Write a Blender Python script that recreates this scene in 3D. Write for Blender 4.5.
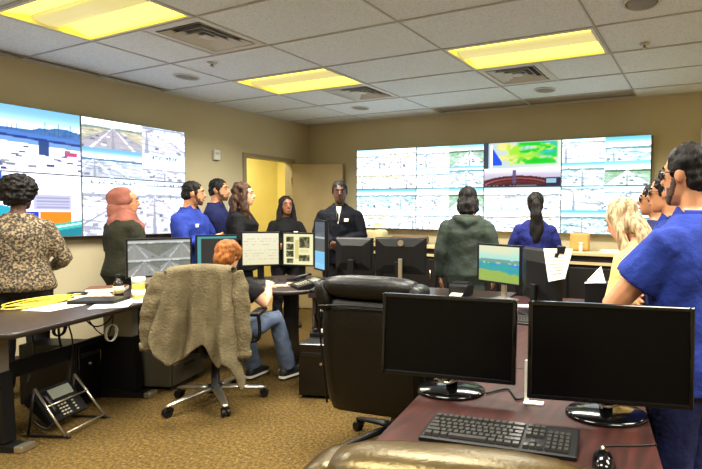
import bpy, bmesh, math, random
import numpy as np
from mathutils import Vector, Matrix, noise
random.seed(7)
SC = bpy.context.scene
for o in list(bpy.data.objects): bpy.data.objects.remove(o)
COL = SC.collection
PI = math.pi

# ------------------------------------------------------------------ camera
CAM_H = 1.40
cd = bpy.data.cameras.new('camera'); cam = bpy.data.objects.new('camera', cd); COL.objects.link(cam)
cam.matrix_world = Matrix(((0.90801643, -0.02773546, 0.41801544, 0), (0.41875122, 0.03057255, -0.90758621, 0),
                           (0.01239253, 0.99914767, 0.03937463, CAM_H), (0, 0, 0, 1)))
cd.sensor_width = 36; cd.lens = 489.824 * 36 / 702; cd.shift_x = -(484 - 351) / 702; cd.clip_start = 0.05; cd.clip_end = 60
SC.camera = cam

# ------------------------------------------------------------------ world, lights, exposure
wd = bpy.data.worlds.new('world'); SC.world = wd; wd.use_nodes = True
wd.node_tree.nodes['Background'].inputs[0].default_value = (0.05, 0.05, 0.05, 1)
SC.view_settings.view_transform = 'Standard'; SC.view_settings.look = 'None'
SC.view_settings.gamma = 1; SC.view_settings.use_curve_mapping = False
SC.view_settings.exposure = 0.0
TROFFER_POWER = 82.0
TROFFER_COLOR = (1.0, 0.955, 0.88)
LENS_STRENGTH = 1.05
SCREEN_GAIN = 1.15

# room measures
XL, YB, XR, YF, ZC = -5.557, 5.656, 2.9, -2.4, 2.72
TX = [-5.557, -4.43, -3.21, -1.99, -0.77, 0.45, 1.67, 2.9]
TY = [-2.4, -1.415, -0.805, -0.195, 0.415, 1.025, 1.635, 2.245, 2.855, 3.465, 4.075, 4.685, 5.295, 5.656]

# ------------------------------------------------------------------ helpers
def lin(c):
    return tuple(((x / 12.92) if x <= 0.04045 else ((x + 0.055) / 1.055) ** 2.4) for x in c)
def rgb(r, g, b): return lin((r / 255, g / 255, b / 255))

MATS = {}
def mat(name, col, rough=0.6, metal=0.0, var=None, vscale=8.0, bump=0.0, bscale=60.0, spec=0.5, sheen=0.0, coat=0.0, stretch=None, vcontrast=(0.35, 0.65), bdist=0.01):
    """principled material with object-space noise for colour and relief"""
    if name in MATS: return MATS[name]
    m = bpy.data.materials.new(name); m.use_nodes = True; nt = m.node_tree
    b = nt.nodes['Principled BSDF']
    b.inputs['Base Color'].default_value = (*col, 1); b.inputs['Roughness'].default_value = rough
    b.inputs['Metallic'].default_value = metal; b.inputs['Specular IOR Level'].default_value = spec
    if sheen: b.inputs['Sheen Weight'].default_value = sheen
    if coat: b.inputs['Coat Weight'].default_value = coat; b.inputs['Coat Roughness'].default_value = 0.12
    if var or bump:
        tc = nt.nodes.new('ShaderNodeTexCoord'); mp = nt.nodes.new('ShaderNodeMapping')
        nt.links.new(tc.outputs['Object'], mp.inputs[0])
        if stretch: mp.inputs['Scale'].default_value = stretch
    if var:
        n = nt.nodes.new('ShaderNodeTexNoise'); n.inputs['Scale'].default_value = vscale; n.inputs['Detail'].default_value = 6
        nt.links.new(mp.outputs[0], n.inputs['Vector'])
        r = nt.nodes.new('ShaderNodeValToRGB'); r.color_ramp.elements[0].color = (*col, 1); r.color_ramp.elements[1].color = (*var, 1)
        r.color_ramp.elements[0].position, r.color_ramp.elements[1].position = vcontrast
        nt.links.new(n.outputs['Fac'], r.inputs[0]); nt.links.new(r.outputs[0], b.inputs['Base Color'])
    if bump:
        n2 = nt.nodes.new('ShaderNodeTexNoise'); n2.inputs['Scale'].default_value = bscale; n2.inputs['Detail'].default_value = 4
        nt.links.new(mp.outputs[0], n2.inputs['Vector'])
        bp = nt.nodes.new('ShaderNodeBump'); bp.inputs['Strength'].default_value = bump; bp.inputs['Distance'].default_value = bdist
        nt.links.new(n2.outputs['Fac'], bp.inputs['Height']); nt.links.new(bp.outputs[0], b.inputs['Normal'])
    MATS[name] = m; return m
def emit(name, col, strength):
    if name in MATS: return MATS[name]
    m = bpy.data.materials.new(name); m.use_nodes = True; nt = m.node_tree
    b = nt.nodes['Principled BSDF']; b.inputs['Base Color'].default_value = (0.02, 0.02, 0.02, 1)
    b.inputs['Emission Color'].default_value = (*col, 1); b.inputs['Emission Strength'].default_value = strength
    MATS[name] = m; return m
def screen_mat(name, gain):
    if name in MATS: return MATS[name]
    m = bpy.data.materials.new(name); m.use_nodes = True; nt = m.node_tree
    b = nt.nodes['Principled BSDF']; b.inputs['Base Color'].default_value = (0.01, 0.01, 0.01, 1); b.inputs['Roughness'].default_value = 0.35
    a = nt.nodes.new('ShaderNodeAttribute'); a.attribute_name = 'picture'
    nt.links.new(a.outputs['Color'], b.inputs['Emission Color']); b.inputs['Emission Strength'].default_value = gain
    MATS[name] = m; return m

class MB:
    """collects shapes and links them as one mesh object"""
    def __init__(s): s.v = []; s.f = []
    def add(s, vs, fs, M=None):
        k = len(s.v)
        s.v += [tuple(M @ Vector(p)) for p in vs] if M is not None else [tuple(p) for p in vs]
        s.f += [tuple(i + k for i in f) for f in fs]; return s
    def box(s, c, d, rz=0, M=None):
        x, y, z = (t / 2 for t in d)
        vs = [(-x, -y, -z), (x, -y, -z), (x, y, -z), (-x, y, -z), (-x, -y, z), (x, -y, z), (x, y, z), (-x, y, z)]
        T = Matrix.Translation(c) @ Matrix.Rotation(rz, 4, 'Z')
        if M is not None: T = M @ T
        return s.add(vs, [(3, 2, 1, 0), (4, 5, 6, 7), (0, 1, 5, 4), (1, 2, 6, 5), (2, 3, 7, 6), (3, 0, 4, 7)], T)
    def rbox(s, c, d, r=0.01, seg=2, M=None, rz=0):
        bm = bmesh.new(); bmesh.ops.create_cube(bm, size=1)
        for v in bm.verts: v.co = Vector((v.co.x * d[0], v.co.y * d[1], v.co.z * d[2]))
        bmesh.ops.bevel(bm, geom=bm.edges[:], offset=min(r, min(d) * 0.49), segments=seg, affect='EDGES', profile=0.5)
        bm.verts.index_update()
        T = Matrix.Translation(c) @ Matrix.Rotation(rz, 4, 'Z')
        if M is not None: T = M @ T
        s.add([v.co[:] for v in bm.verts], [[v.index for v in f.verts] for f in bm.faces], T); bm.free(); return s
    def loft(s, rings, cap=True, M=None):
        n = len(rings[0]); vs = [p for r in rings for p in r]; fs = []
        for i in range(len(rings) - 1):
            for j in range(n):
                a, b = i * n + j, i * n + (j + 1) % n
                fs.append((a, b, b + n, a + n))
        if cap:
            fs.append(tuple(reversed(range(n)))); fs.append(tuple(range((len(rings) - 1) * n, len(rings) * n)))
        return s.add(vs, fs, M)
    def tube(s, path, r, n=8, flat=None, M=None, up=None):
        """tube along a path; r a number or one per point (a pair = two half axes)"""
        P = [Vector(p) for p in path]; rings = []; ref = Vector(up) if up else None
        for i, p in enumerate(P):
            t = (P[min(i + 1, len(P) - 1)] - P[max(i - 1, 0)]).normalized()
            if ref is None:
                ref = Vector((0, 0, 1)) if abs(t.z) < 0.9 else Vector((0, 1, 0))
            a = t.cross(ref)
            if a.length < 1e-5: a = t.orthogonal()
            a.normalize(); b = a.cross(t).normalized()
            if not up: ref = b
            ri = r[i] if isinstance(r, list) else r
            ra, rb = ri if isinstance(ri, (list, tuple)) else (ri, ri)
            rings.append([tuple(p + a * (math.cos(2 * PI * k / n) * ra) + b * (math.sin(2 * PI * k / n) * rb)) for k in range(n)])
        return s.loft(rings, True, M)
    def ell(s, c, r, M=None, n=14, m=9):
        rings = []
        for i in range(1, m):
            ph = -PI / 2 + PI * i / m
            rings.append([(c[0] + r[0] * math.cos(ph) * math.cos(2 * PI * k / n), c[1] + r[1] * math.cos(ph) * math.sin(2 * PI * k / n), c[2] + r[2] * math.sin(ph)) for k in range(n)])
        return s.loft(rings, True, M)
    def rings(s, rows, M=None, n=20):
        """horizontal ellipses: rows of (z, rx, ry, y offset[, x offset])"""
        return s.loft([[((q[4] if len(q) > 4 else 0) + q[1] * math.cos(2 * PI * k / n), q[3] + q[2] * math.sin(2 * PI * k / n), q[0]) for k in range(n)] for q in rows], True, M)
    def lathe(s, prof, n=20, M=None):
        return s.loft([[(r * math.cos(2 * PI * k / n), r * math.sin(2 * PI * k / n), z) for k in range(n)] for r, z in prof], True, M)
    def prism(s, poly, z0, z1, M=None):
        n = len(poly); vs = [(x, y, z0) for x, y in poly] + [(x, y, z1) for x, y in poly]
        return s.add(vs, [tuple(reversed(range(n))), tuple(range(n, 2 * n))] + [(i, (i + 1) % n, (i + 1) % n + n, i + n) for i in range(n)], M)
    def mesh(s, name, smooth=False):
        me = bpy.data.meshes.new(name); me.from_pydata(s.v, [], s.f); me.update()
        bm = bmesh.new(); bm.from_mesh(me); bmesh.ops.recalc_face_normals(bm, faces=bm.faces[:]); bm.to_mesh(me); bm.free()
        if smooth: me.polygons.foreach_set('use_smooth', [True] * len(me.polygons))
        return me
    def build(s, name, m, parent=None, smooth=False, loc=None, rz=0):
        return link(name, s.mesh(name, smooth), m, parent, loc, rz)
def link(name, me, m=None, parent=None, loc=None, rz=0):
    o = bpy.data.objects.new(name, me); COL.objects.link(o)
    if m is not None and me is not None and not me.materials: me.materials.append(m)
    if parent: o.parent = parent
    if loc: o.location = loc
    if rz: o.rotation_euler.z = rz
    return o
def tag(o, label=None, cat=None, group=None, kind=None):
    if label: o['label'] = label
    if cat: o['category'] = cat
    if group: o['group'] = group
    if kind: o['kind'] = kind
    return o
def thing(name, label, cat, loc=(0, 0, 0), rz=0, group=None):
    o = bpy.data.objects.new(name, None); COL.objects.link(o); o.empty_display_size = 0.1
    o.location = loc; o.rotation_euler.z = rz
    return tag(o, label, cat, group)
def bevel_poly(poly, r, seg=5):
    """round the corners of a 2-D polygon"""
    out = []; n = len(poly); r = r if isinstance(r, (list, tuple)) else [r] * n
    for i in range(n):
        p, a, b = Vector(poly[i]), Vector(poly[i - 1]), Vector(poly[(i + 1) % n])
        if r[i] <= 0: out.append(tuple(p)); continue
        u, w = (a - p), (b - p); k = min(r[i], u.length * 0.45, w.length * 0.45)
        u = p + u.normalized() * k; w = p + w.normalized() * k
        for j in range(seg + 1):
            t = j / seg; q = u * (1 - t) ** 2 + p * (2 * t * (1 - t)) + w * t * t; out.append((q.x, q.y))
    return out
def sm(path, k=4):
    """Catmull-Rom resampling of a path"""
    P = [Vector(p) for p in path]; out = []
    for i in range(len(P) - 1):
        p0, p1, p2, p3 = P[max(i - 1, 0)], P[i], P[i + 1], P[min(i + 2, len(P) - 1)]
        for j in range(k):
            t = j / k
            out.append(0.5 * ((2 * p1) + (p2 - p0) * t + (2 * p0 - 5 * p1 + 4 * p2 - p3) * t * t + (3 * p1 - p0 - 3 * p2 + p3) * t ** 3))
    out.append(P[-1]); return [tuple(p) for p in out]

# ------------------------------------------------------------------ materials of the room
M_WALL = mat('wall_paint', rgb(200, 188, 154), 0.85, var=rgb(192, 179, 144), vscale=1.5, bump=0.06, bscale=180)
M_TILE = mat('ceiling_tile', rgb(228, 238, 246), 0.95, var=rgb(204, 214, 222), vscale=90, bump=0.35, bscale=140, vcontrast=(0.45, 0.7))
M_BAR = mat('t_bar_paint', rgb(196, 198, 200), 0.6)
M_WHITE = mat('white_plastic', rgb(225, 222, 212), 0.5)
M_BLACK = mat('black_plastic', rgb(11, 11, 12), 0.45, spec=0.3)
M_GLOSS = mat('black_gloss', rgb(6, 6, 7), 0.12)
M_DARKM = mat('dark_metal', rgb(40, 39, 38), 0.4, 0.7)
M_GREYM = mat('grey_metal', rgb(128, 122, 110), 0.45, 0.3)
M_SILVER = mat('silver_metal', rgb(196, 188, 170), 0.28, 0.9)
M_PAPER = mat('paper', rgb(236, 230, 212), 0.8)
M_WOODD = mat('dark_laminate', rgb(46, 34, 28), 0.38, var=rgb(32, 24, 20), vscale=9, stretch=(1, 6, 1))
M_MAHOG = mat('mahogany', rgb(60, 26, 20), 0.5, var=rgb(38, 18, 14), vscale=7, stretch=(6, 0.8, 1), spec=0.22)

def carpet():
    m = bpy.data.materials.new('carpet'); m.use_nodes = True; nt = m.node_tree; b = nt.nodes['Principled BSDF']
    b.inputs['Roughness'].default_value = 0.95; b.inputs['Specular IOR Level'].default_value = 0.15
    tc = nt.nodes.new('ShaderNodeTexCoord')
    n1 = nt.nodes.new('ShaderNodeTexNoise'); n1.inputs['Scale'].default_value = 55; n1.inputs['Detail'].default_value = 8; n1.inputs['Roughness'].default_value = 0.75
    n2 = nt.nodes.new('ShaderNodeTexVoronoi'); n2.inputs['Scale'].default_value = 70
    for n in (n1, n2): nt.links.new(tc.outputs['Object'], n.inputs['Vector'])
    r = nt.nodes.new('ShaderNodeValToRGB'); e = r.color_ramp.elements
    e[0].position = 0.33; e[0].color = (*rgb(44, 34, 19), 1); e[1].position = 0.68; e[1].color = (*rgb(134, 107, 54), 1)
    k = e.new(0.5); k.color = (*rgb(84, 66, 31), 1)
    nt.links.new(n1.outputs['Fac'], r.inputs[0]); nt.links.new(r.outputs[0], b.inputs['Base Color'])
    bp = nt.nodes.new('ShaderNodeBump'); bp.inputs['Strength'].default_value = 0.7; bp.inputs['Distance'].default_value = 0.012
    nt.links.new(n2.outputs['Distance'], bp.inputs['Height']); nt.links.new(bp.outputs[0], b.inputs['Normal'])
    return m

# ------------------------------------------------------------------ the room shell
def struct(name, mb, m, parent=None):
    return tag(mb.build(name, m, parent), kind='structure')
t = 0.12
struct('floor', MB().box(((XL + XR) / 2, (YB + YF) / 2, -0.05), (XR - XL + 2 * t, YB - YF + 2 * t, 0.1)), carpet())
DY0, DY1, DZ = 4.56, 5.34, 2.13       # door opening in the left wall
struct('wall_left', MB().box((XL - t / 2, (YF + DY0) / 2, 1.45), (t, DY0 - YF, 2.9)).box((XL - t / 2, (DY1 + YB + t) / 2, 1.45), (t, YB + t - DY1, 2.9))
       .box((XL - t / 2, (DY0 + DY1) / 2, (DZ + 2.9) / 2), (t, DY1 - DY0, 2.9 - DZ)), M_WALL)
struct('wall_back', MB().box(((XL + XR) / 2, YB + t / 2, 1.45), (XR - XL, t, 2.9)), M_WALL)
struct('wall_right', MB().box((XR + t / 2, (YF + YB) / 2, 1.45), (t, YB - YF + 2 * t, 2.9)), M_WALL)
struct('wall_front', MB().box(((XL + XR) / 2, YF - t / 2, 1.45), (XR - XL, t, 2.9)), M_WALL)
M_BASE = mat('baseboard_rubber', rgb(70, 60, 48), 0.6)
struct('baseboard_left', MB().box((XL + 0.006, (YF + DY0 - 0.06) / 2, 0.05), (0.012, DY0 - 0.06 - YF, 0.1)), M_BASE)
struct('baseboard_back', MB().box(((XL + XR) / 2, YB - 0.006, 0.05), (XR - XL - 0.1, 0.012, 0.1)), M_BASE)
# corridor beyond the door
M_CORR = mat('corridor_paint', rgb(222, 208, 128), 0.8, var=rgb(214, 199, 118), vscale=2)
cx0 = XL - t - 1.5
struct('wall_corridor', MB().box((cx0 - 0.05, 4.9, 1.3), (0.1, 3.4, 2.7)).box((cx0 + 0.75, 3.2, 1.3), (1.5, 0.1, 2.7)).box((cx0 + 0.75, 6.6, 1.3), (1.5, 0.1, 2.7)), M_CORR)
struct('floor_corridor', MB().box((cx0 + 0.72, 4.9, -0.06), (1.5, 3.3, 0.1)), MATS.get('corridor_floor') or mat('corridor_floor', rgb(150, 130, 95), 0.8))
struct('ceiling_corridor', MB().box((cx0 + 0.75, 4.9, 2.66), (1.5, 3.3, 0.06)), M_TILE)
ld = bpy.data.lights.new('corridor_lamp', 'AREA'); ld.shape = 'RECTANGLE'; ld.size = 0.6; ld.size_y = 1.2; ld.energy = 70; ld.color = (1, 0.9, 0.66)
lo = bpy.data.objects.new('corridor_lamp', ld); COL.objects.link(lo); lo.location = (cx0 + 0.8, 5.0, 2.6)
# door frame and leaf
M_FRAME = mat('door_frame_paint', rgb(150, 136, 104), 0.5)
fr = MB()
for y0, y1 in ((DY0 - 0.05, DY0), (DY1, DY1 + 0.05)): fr.box((XL - t / 2, (y0 + y1) / 2, DZ / 2), (t + 0.03, y1 - y0, DZ))
fr.box((XL - t / 2, (DY0 + DY1) / 2, DZ + 0.025), (t + 0.03, DY1 - DY0 + 0.1, 0.05))
struct('trim_1', fr, M_FRAME)
d1 = struct('door_1', MB().box((0.385, 0, 1.05), (0.77, 0.045, 2.09)), mat('door_paint', rgb(176, 156, 112), 0.55, var=rgb(166, 146, 104), vscale=3))
d1.location = (XL + 0.035, DY1 - 0.02, 0.01); d1.rotation_euler.z = math.radians(17)
hd = MB().lathe([(0.026, 0), (0.026, 0.008), (0.01, 0.01), (0.01, 0.05)], 12, Matrix.Translation((0.71, -0.0225, 1.0)) @ Matrix.Rotation(PI / 2, 4, 'X'))
hd.tube([(0.71, -0.07, 1.0), (0.60, -0.07, 1.0)], 0.009)
hd.build('door_handle', M_SILVER, d1, True)
for z in (0.25, 1.05, 1.85): MB().lathe([(0.008, -0.05), (0.008, 0.05)], 8, Matrix.Translation((-0.004, -0.026, z))).build('hinge', M_SILVER, d1)

# ------------------------------------------------------------------ suspended ceiling: slab, bars, tiles
ceil = struct('ceiling', MB().box(((XL + XR) / 2, (YB + YF) / 2, 2.93), (XR - XL + 2 * t, YB - YF + 2 * t, 0.06)), M_TILE)
TROFF = [(i, j) for i in (1, 3, 5) for j in (3, 6, 9)]          # column, row of each light fixture
VENTS = [(1, 10), (3, 10), (1, 7)]                               # half a bay each
for x in TX[1:-1]: MB().box((x, (YB + YF) / 2, ZC + 0.012), (0.010, YB - YF, 0.03)).build('t_bar', M_BAR, ceil)
for y in TY[1:-1]: MB().box(((XL + XR) / 2, y, ZC + 0.012), (XR - XL, 0.010, 0.03)).build('t_bar', M_BAR, ceil)
for sx, x in ((1, XL), (-1, XR)): MB().box((x + sx * 0.011, (YB + YF) / 2, ZC + 0.006), (0.022, YB - YF, 0.02)).build('wall_angle', M_BAR, ceil)
for sy, y in ((1, YF), (-1, YB)): MB().box(((XL + XR) / 2, y + sy * 0.011, ZC + 0.006), (XR - XL, 0.022, 0.02)).build('wall_angle', M_BAR, ceil)
tile_me = {}
def tile(x0, x1, y0, y1):
    k = (round(x1 - x0, 3), round(y1 - y0, 3))
    if k not in tile_me:
        w, d = k[0] - 0.011, k[1] - 0.011
        tile_me[k] = MB().add([(-w / 2, -d / 2, 0), (w / 2, -d / 2, 0), (w / 2, d / 2, 0), (-w / 2, d / 2, 0), (-w / 2 + .004, -d / 2 + .004, -.007), (w / 2 - .004, -d / 2 + .004, -.007), (w / 2 - .004, d / 2 - .004, -.007), (-w / 2 + .004, d / 2 - .004, -.007)],
            [(0, 1, 2, 3), (7, 6, 5, 4), (0, 4, 5, 1), (1, 5, 6, 2), (2, 6, 7, 3), (3, 7, 4, 0)]).mesh('ceiling_tile')
        tile_me[k].materials.append(M_TILE)
    return link('ceiling_tile', tile_me[k], None, ceil, ((x0 + x1) / 2, (y0 + y1) / 2, ZC + 0.012 + random.uniform(-0.002, 0.002)))
STRIP = 0.20
M_STRIP = mat('perimeter_strip_grey', rgb(168, 166, 163), 0.6)
for i in range(len(TX) - 1):
    for j in range(len(TY) - 1):
        x0, x1, y0, y1 = TX[i], TX[i + 1], TY[j], TY[j + 1]
        if (i, j) in TROFF: continue
        if (i, j) in VENTS:
            x0 = x0 + 0.61; MB().box((x0, (y0 + y1) / 2, ZC + 0.012), (0.022, y1 - y0, 0.03)).build('t_bar', M_BAR, ceil)
            if i == 1: tile(TX[i], x0, y0, y1); continue
            tile(x0, x1, y0, y1); continue
        if i == 0 and 4 <= j <= 8:
            tile(x0 + STRIP, x1, y0, y1); continue
        if j == 12 and i in (2, 3): continue
        tile(x0, x1, y0, y1)
# plain grey strips along parts of the walls, set up a little above the tiles
def strip_box(x0, x1, y0, y1):
    s = MB().box(((x0 + x1) / 2, (y0 + y1) / 2, ZC + 0.032), (x1 - x0, y1 - y0, 0.01))
    return s
for j in range(4, 9):
    s = strip_box(XL, XL + STRIP, TY[j], TY[j + 1]).build('perimeter_strip', M_STRIP, ceil)
    MB().box((XL + STRIP, (TY[j] + TY[j + 1]) / 2, ZC + 0.02), (0.012, TY[j + 1] - TY[j], 0.05)).build('strip_lip', M_BAR, ceil)
for i in (2, 3):
    strip_box(TX[i], TX[i + 1], TY[12], YB).build('perimeter_strip', M_STRIP, ceil)

# ------------------------------------------------------------------ ceiling lights
M_LENS = emit('lit_lens', (1.0, 0.88, 0.065), LENS_STRENGTH * 4.2)
M_LENS2 = emit('lit_lens_dim', (0.92, 0.76, 0.28), LENS_STRENGTH * 0.85)
M_TROF = mat('troffer_paint', rgb(222, 214, 180), 0.5)
LL = {(1, 9): 'recessed fluorescent ceiling light over the dark door jacketed visitors, middle of the picture', (3, 9): 'recessed fluorescent ceiling light in front of the back video wall',
      (1, 6): 'large recessed fluorescent ceiling light cut by the upper left of the picture', (3, 6): 'recessed ceiling light overhead, above the leather chairs', (5, 9): 'recessed ceiling light right of the back video wall',
      (5, 6): 'recessed ceiling light over the man with folded arms', (1, 3): 'recessed ceiling light behind the camera, by the left wall', (3, 3): 'recessed ceiling light right behind the camera', (5, 3): 'recessed ceiling light behind the camera, at the right'}
LL[(1, 9)] = 'recessed fluorescent ceiling light left of centre, beside the corner of the room'
for (i, j) in TROFF:
    x0, x1, y0, y1 = TX[i], TX[i + 1], TY[j], TY[j + 1]; w, d = x1 - x0 - 0.024, y1 - y0 - 0.024
    r = thing('ceiling_light', LL[(i, j)], 'ceiling light', ((x0 + x1) / 2, (y0 + y1) / 2, ZC), 0, 'recessed ceiling lights')
    f = MB()
    for s in (-1, 1):
        f.box((0, s * (d / 2 - 0.012), 0.006), (w, 0.024, 0.016)).box((s * (w / 2 - 0.012), 0, 0.006), (0.024, d - 0.048, 0.016))
        f.box((0, s * (d / 2 - 0.004), 0.05), (w, 0.008, 0.1)).box((s * (w / 2 - 0.004), 0, 0.05), (0.008, d, 0.1))
    f.box((0, 0, 0.105), (w, d, 0.01)); f.build('housing', M_TROF, r)
    # two sloping lit wings and a darker basket between them
    for s in (-1, 1):
        MB().add([(-w / 2 + .02, s * 0.275, 0.012), (w / 2 - .02, s * 0.275, 0.012), (w / 2 - .02, s * 0.09, 0.055), (-w / 2 + .02, s * 0.09, 0.055),
                  (-w / 2 + .02, s * 0.275, 0.016), (w / 2 - .02, s * 0.275, 0.016), (w / 2 - .02, s * 0.09, 0.059), (-w / 2 + .02, s * 0.09, 0.059)],
                 [(0, 1, 2, 3), (7, 6, 5, 4), (0, 4, 5, 1), (1, 5, 6, 2), (2, 6, 7, 3), (3, 7, 4, 0)]).build('lens', M_LENS, r)
    MB().tube([(-w / 2 + .02, 0, 0.045), (w / 2 - .02, 0, 0.045)], (0.085, 0.03), 12).build('basket', M_LENS2, r, True)
    a = bpy.data.lights.new('troffer_lamp', 'AREA'); a.shape = 'RECTANGLE'; a.size = w - 0.1; a.size_y = d - 0.1
    a.energy = TROFFER_POWER; a.color = TROFFER_COLOR; a.spread = math.radians(148)
    ao = bpy.data.objects.new('troffer_lamp', a); COL.objects.link(ao); ao.parent = r; ao.location = (0, 0, 0.004)

# ------------------------------------------------------------------ ceiling vents, speakers, sprinkler
M_VENT = mat('vent_paint', rgb(206, 206, 202), 0.5)
M_VDARK = mat('vent_dark', rgb(84, 83, 82), 0.8)
VL = {(1, 10): 'square louvred ceiling vent behind the middle light', (3, 10): 'square louvred ceiling vent behind the right light', (1, 7): 'large square louvred ceiling vent beside the upper left light'}
def vent(x, y, label):
    r = thing('ceiling_vent', label, 'vent', (x, y, ZC), 0, 'square ceiling vents')
    MB().box((0, 0, 0.055), (0.57, 0.57, 0.01)).build('duct', M_VDARK, r)
    def sq(a, z, wd, slope):
        m = MB()
        for k in range(4):
            T = Matrix.Rotation(k * PI / 2, 4, 'Z')
            b = a - wd
            m.add([(-a, -a, z), (a, -a, z), (b, -b, z + slope), (-b, -b, z + slope), (-a, -a, z + .004), (a, -a, z + .004), (b, -b, z + slope + .004), (-b, -b, z + slope + .004)],
                  [(0, 1, 2, 3), (7, 6, 5, 4), (0, 4, 5, 1), (1, 5, 6, 2), (2, 6, 7, 3), (3, 7, 4, 0)], T)
        return m
    sq(0.292, 0.002, 0.05, 0.0).build('frame', M_VENT, r)
    for a in (0.225, 0.165, 0.105): sq(a, 0.0, 0.042, 0.032).build('louvre', M_VENT, r)
    MB().box((0, 0, 0.006), (0.09, 0.09, 0.006)).build('centre_plate', M_VENT, r)
for c in VENTS:
    x = TX[c[0]] + (0.305 if c[0] == 3 else 0.915)
    vent(x, (TY[c[1]] + TY[c[1] + 1]) / 2, VL[c])
M_GRILLE = mat('speaker_grille', rgb(150, 149, 148), 0.7, var=rgb(118, 117, 116), vscale=260, vcontrast=(0.45, 0.55))
for x, y, l in ((-4.70, 3.19, 'round ceiling speaker over the left video wall'), (-0.42, 3.19, 'round ceiling speaker at the top right edge of the picture'), (-1.61, 4.98, 'round ceiling speaker right of the vent, close to the back video wall'), (-4.01, 4.96, 'small round ceiling speaker near the corner beyond the middle vent')):
    r = thing('ceiling_speaker', l, 'speaker', (x, y, ZC + 0.004), 0, 'round ceiling speakers')
    MB().lathe([(0.115, 0), (0.115, -0.008), (0.10, -0.012), (0.10, -0.004)], 28).build('rim', M_VENT, r, True)
    MB().lathe([(0.10, -0.004), (0.08, -0.009), (0.03, -0.012)], 28).build('grille', M_GRILLE, r, True)
for x, y, l in ((-0.49, 3.95, 'small sprinkler head in the ceiling at the right'), (-4.05, 2.98, 'small sprinkler head between the left vent and middle light')):
    r = thing('sprinkler', l, 'sprinkler', (x, y, ZC + 0.002), 0, 'sprinkler heads')
    MB().lathe([(0.04, 0), (0.036, -0.01), (0.012, -0.012)], 16).build('escutcheon', M_VENT, r, True)
    MB().lathe([(0.01, -0.012), (0.008, -0.03), (0.022, -0.032), (0.022, -0.035)], 12).build('deflector', M_SILVER, r, True)

# ------------------------------------------------------------------ pictures for the screens (painted into colour attributes of dense grids)
def hsh(a, b): return np.abs(np.sin(a * 12.9898 + b * 78.233) * 43758.5453) % 1.0
def vnoise(x, y, s):
    xi, yi = np.floor(x), np.floor(y); fx, fy = x - xi, y - yi; fx = fx * fx * (3 - 2 * fx); fy = fy * fy * (3 - 2 * fy)
    a, b, c, d = hsh(xi + s, yi), hsh(xi + 1 + s, yi), hsh(xi + s, yi + 1), hsh(xi + 1 + s, yi + 1)
    return (a * (1 - fx) + b * fx) * (1 - fy) + (c * (1 - fx) + d * fx) * fy
def fbm(x, y, s, o=4):
    t = 0; a = 0.5
    for k in range(o): t = t + a * vnoise(x * 2 ** k, y * 2 ** k, s + 17 * k); a *= 0.5
    return t
def grid(w, h):
    u, v = np.meshgrid((np.arange(w) + .5) / w, (np.arange(h) + .5) / h); return u, v      # v upwards
def lerp(a, b, t): return np.asarray(a)[None, None, :] * (1 - t[..., None]) + np.asarray(b)[None, None, :] * t[..., None] if np.ndim(a) == 1 else a * (1 - t[..., None]) + np.asarray(b)[None, None, :] * t[..., None]
def ss(a, b, x): t = np.clip((x - a) / (b - a), 0, 1); return t * t * (3 - 2 * t)
def feed_road(w, h, seed, sky=(.80, .95, 1), land=(.93, .93, .97), road=(.84, .86, .92), hor=.66, vx=.5, wide=.55, tree=(.55, .66, .66), dens=14, tint=None, car=(.25, .32, .42)):
    rnd = random.Random(seed); u, v = grid(w, h)
    c = lerp(lerp((.97, .99, 1), sky, ss(hor, 1, v)), land, (v < hor) * 1.0)
    n = fbm(u * 9, v * 14, seed)
    c = c * (1 - .22 * (n[..., None] - .45) * (v < hor)[..., None])
    if tint is not None: c = lerp(c, tint, ss(.5, .7, fbm(u * 3, v * 5, seed + 5)) * (v < hor) * .6)
    band = ss(hor + .07 * fbm(u * 14, v * 0, seed + 3) + .01, hor + .0, v) * ss(hor - .07, hor - .03, v)
    c = lerp(c, tree, band * .75)
    t = np.clip((hor - v) / hor, 0, 1); half = .015 + wide * t
    xx = (u - vx) / half; on = (np.abs(xx) < 1) & (v < hor)
    c = lerp(c, road, on * .8)
    for k in (-.98, -.5, 0, .5, .98):
        ln = (np.abs(xx - k) < .035 + .02 / (half * w / 30 + 1)) & (v < hor - .02)
        dash = 1.0 if abs(k) > .4 and abs(k) < .6 else .9
        c = lerp(c, (.62, .66, .72) if abs(k) > .9 or k == 0 else (.99, .99, .99), ln * .55 * dash)
    for _ in range(dens):
        tt = rnd.uniform(.08, .95); lane = rnd.choice([-.75, -.25, .25, .75]); cy = hor - hor * tt; cx = vx + lane * (.015 + wide * tt)
        s = .012 + .03 * tt; col = rnd.choice([car, (.97, .97, .97), (.5, .55, .6), (.35, .4, .5)])
        m = (np.abs(u - cx) < s * 1.1) & (np.abs(v - cy) < s * .9); c = lerp(c, col, m * rnd.uniform(.15, .6))
    st = ss(.52, .68, fbm(u * 4 + v * 9, v * 26 + u * 3, seed + 40)); c = lerp(c, (.50, .58, .66), st * (v < hor) * .30)
    st = ss(.55, .7, fbm(u * 12, v * 30, seed + 60)); c = lerp(c, (.38, .46, .54), st * (np.abs(v - hor + .05) < .12) * .35)
    return c
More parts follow.
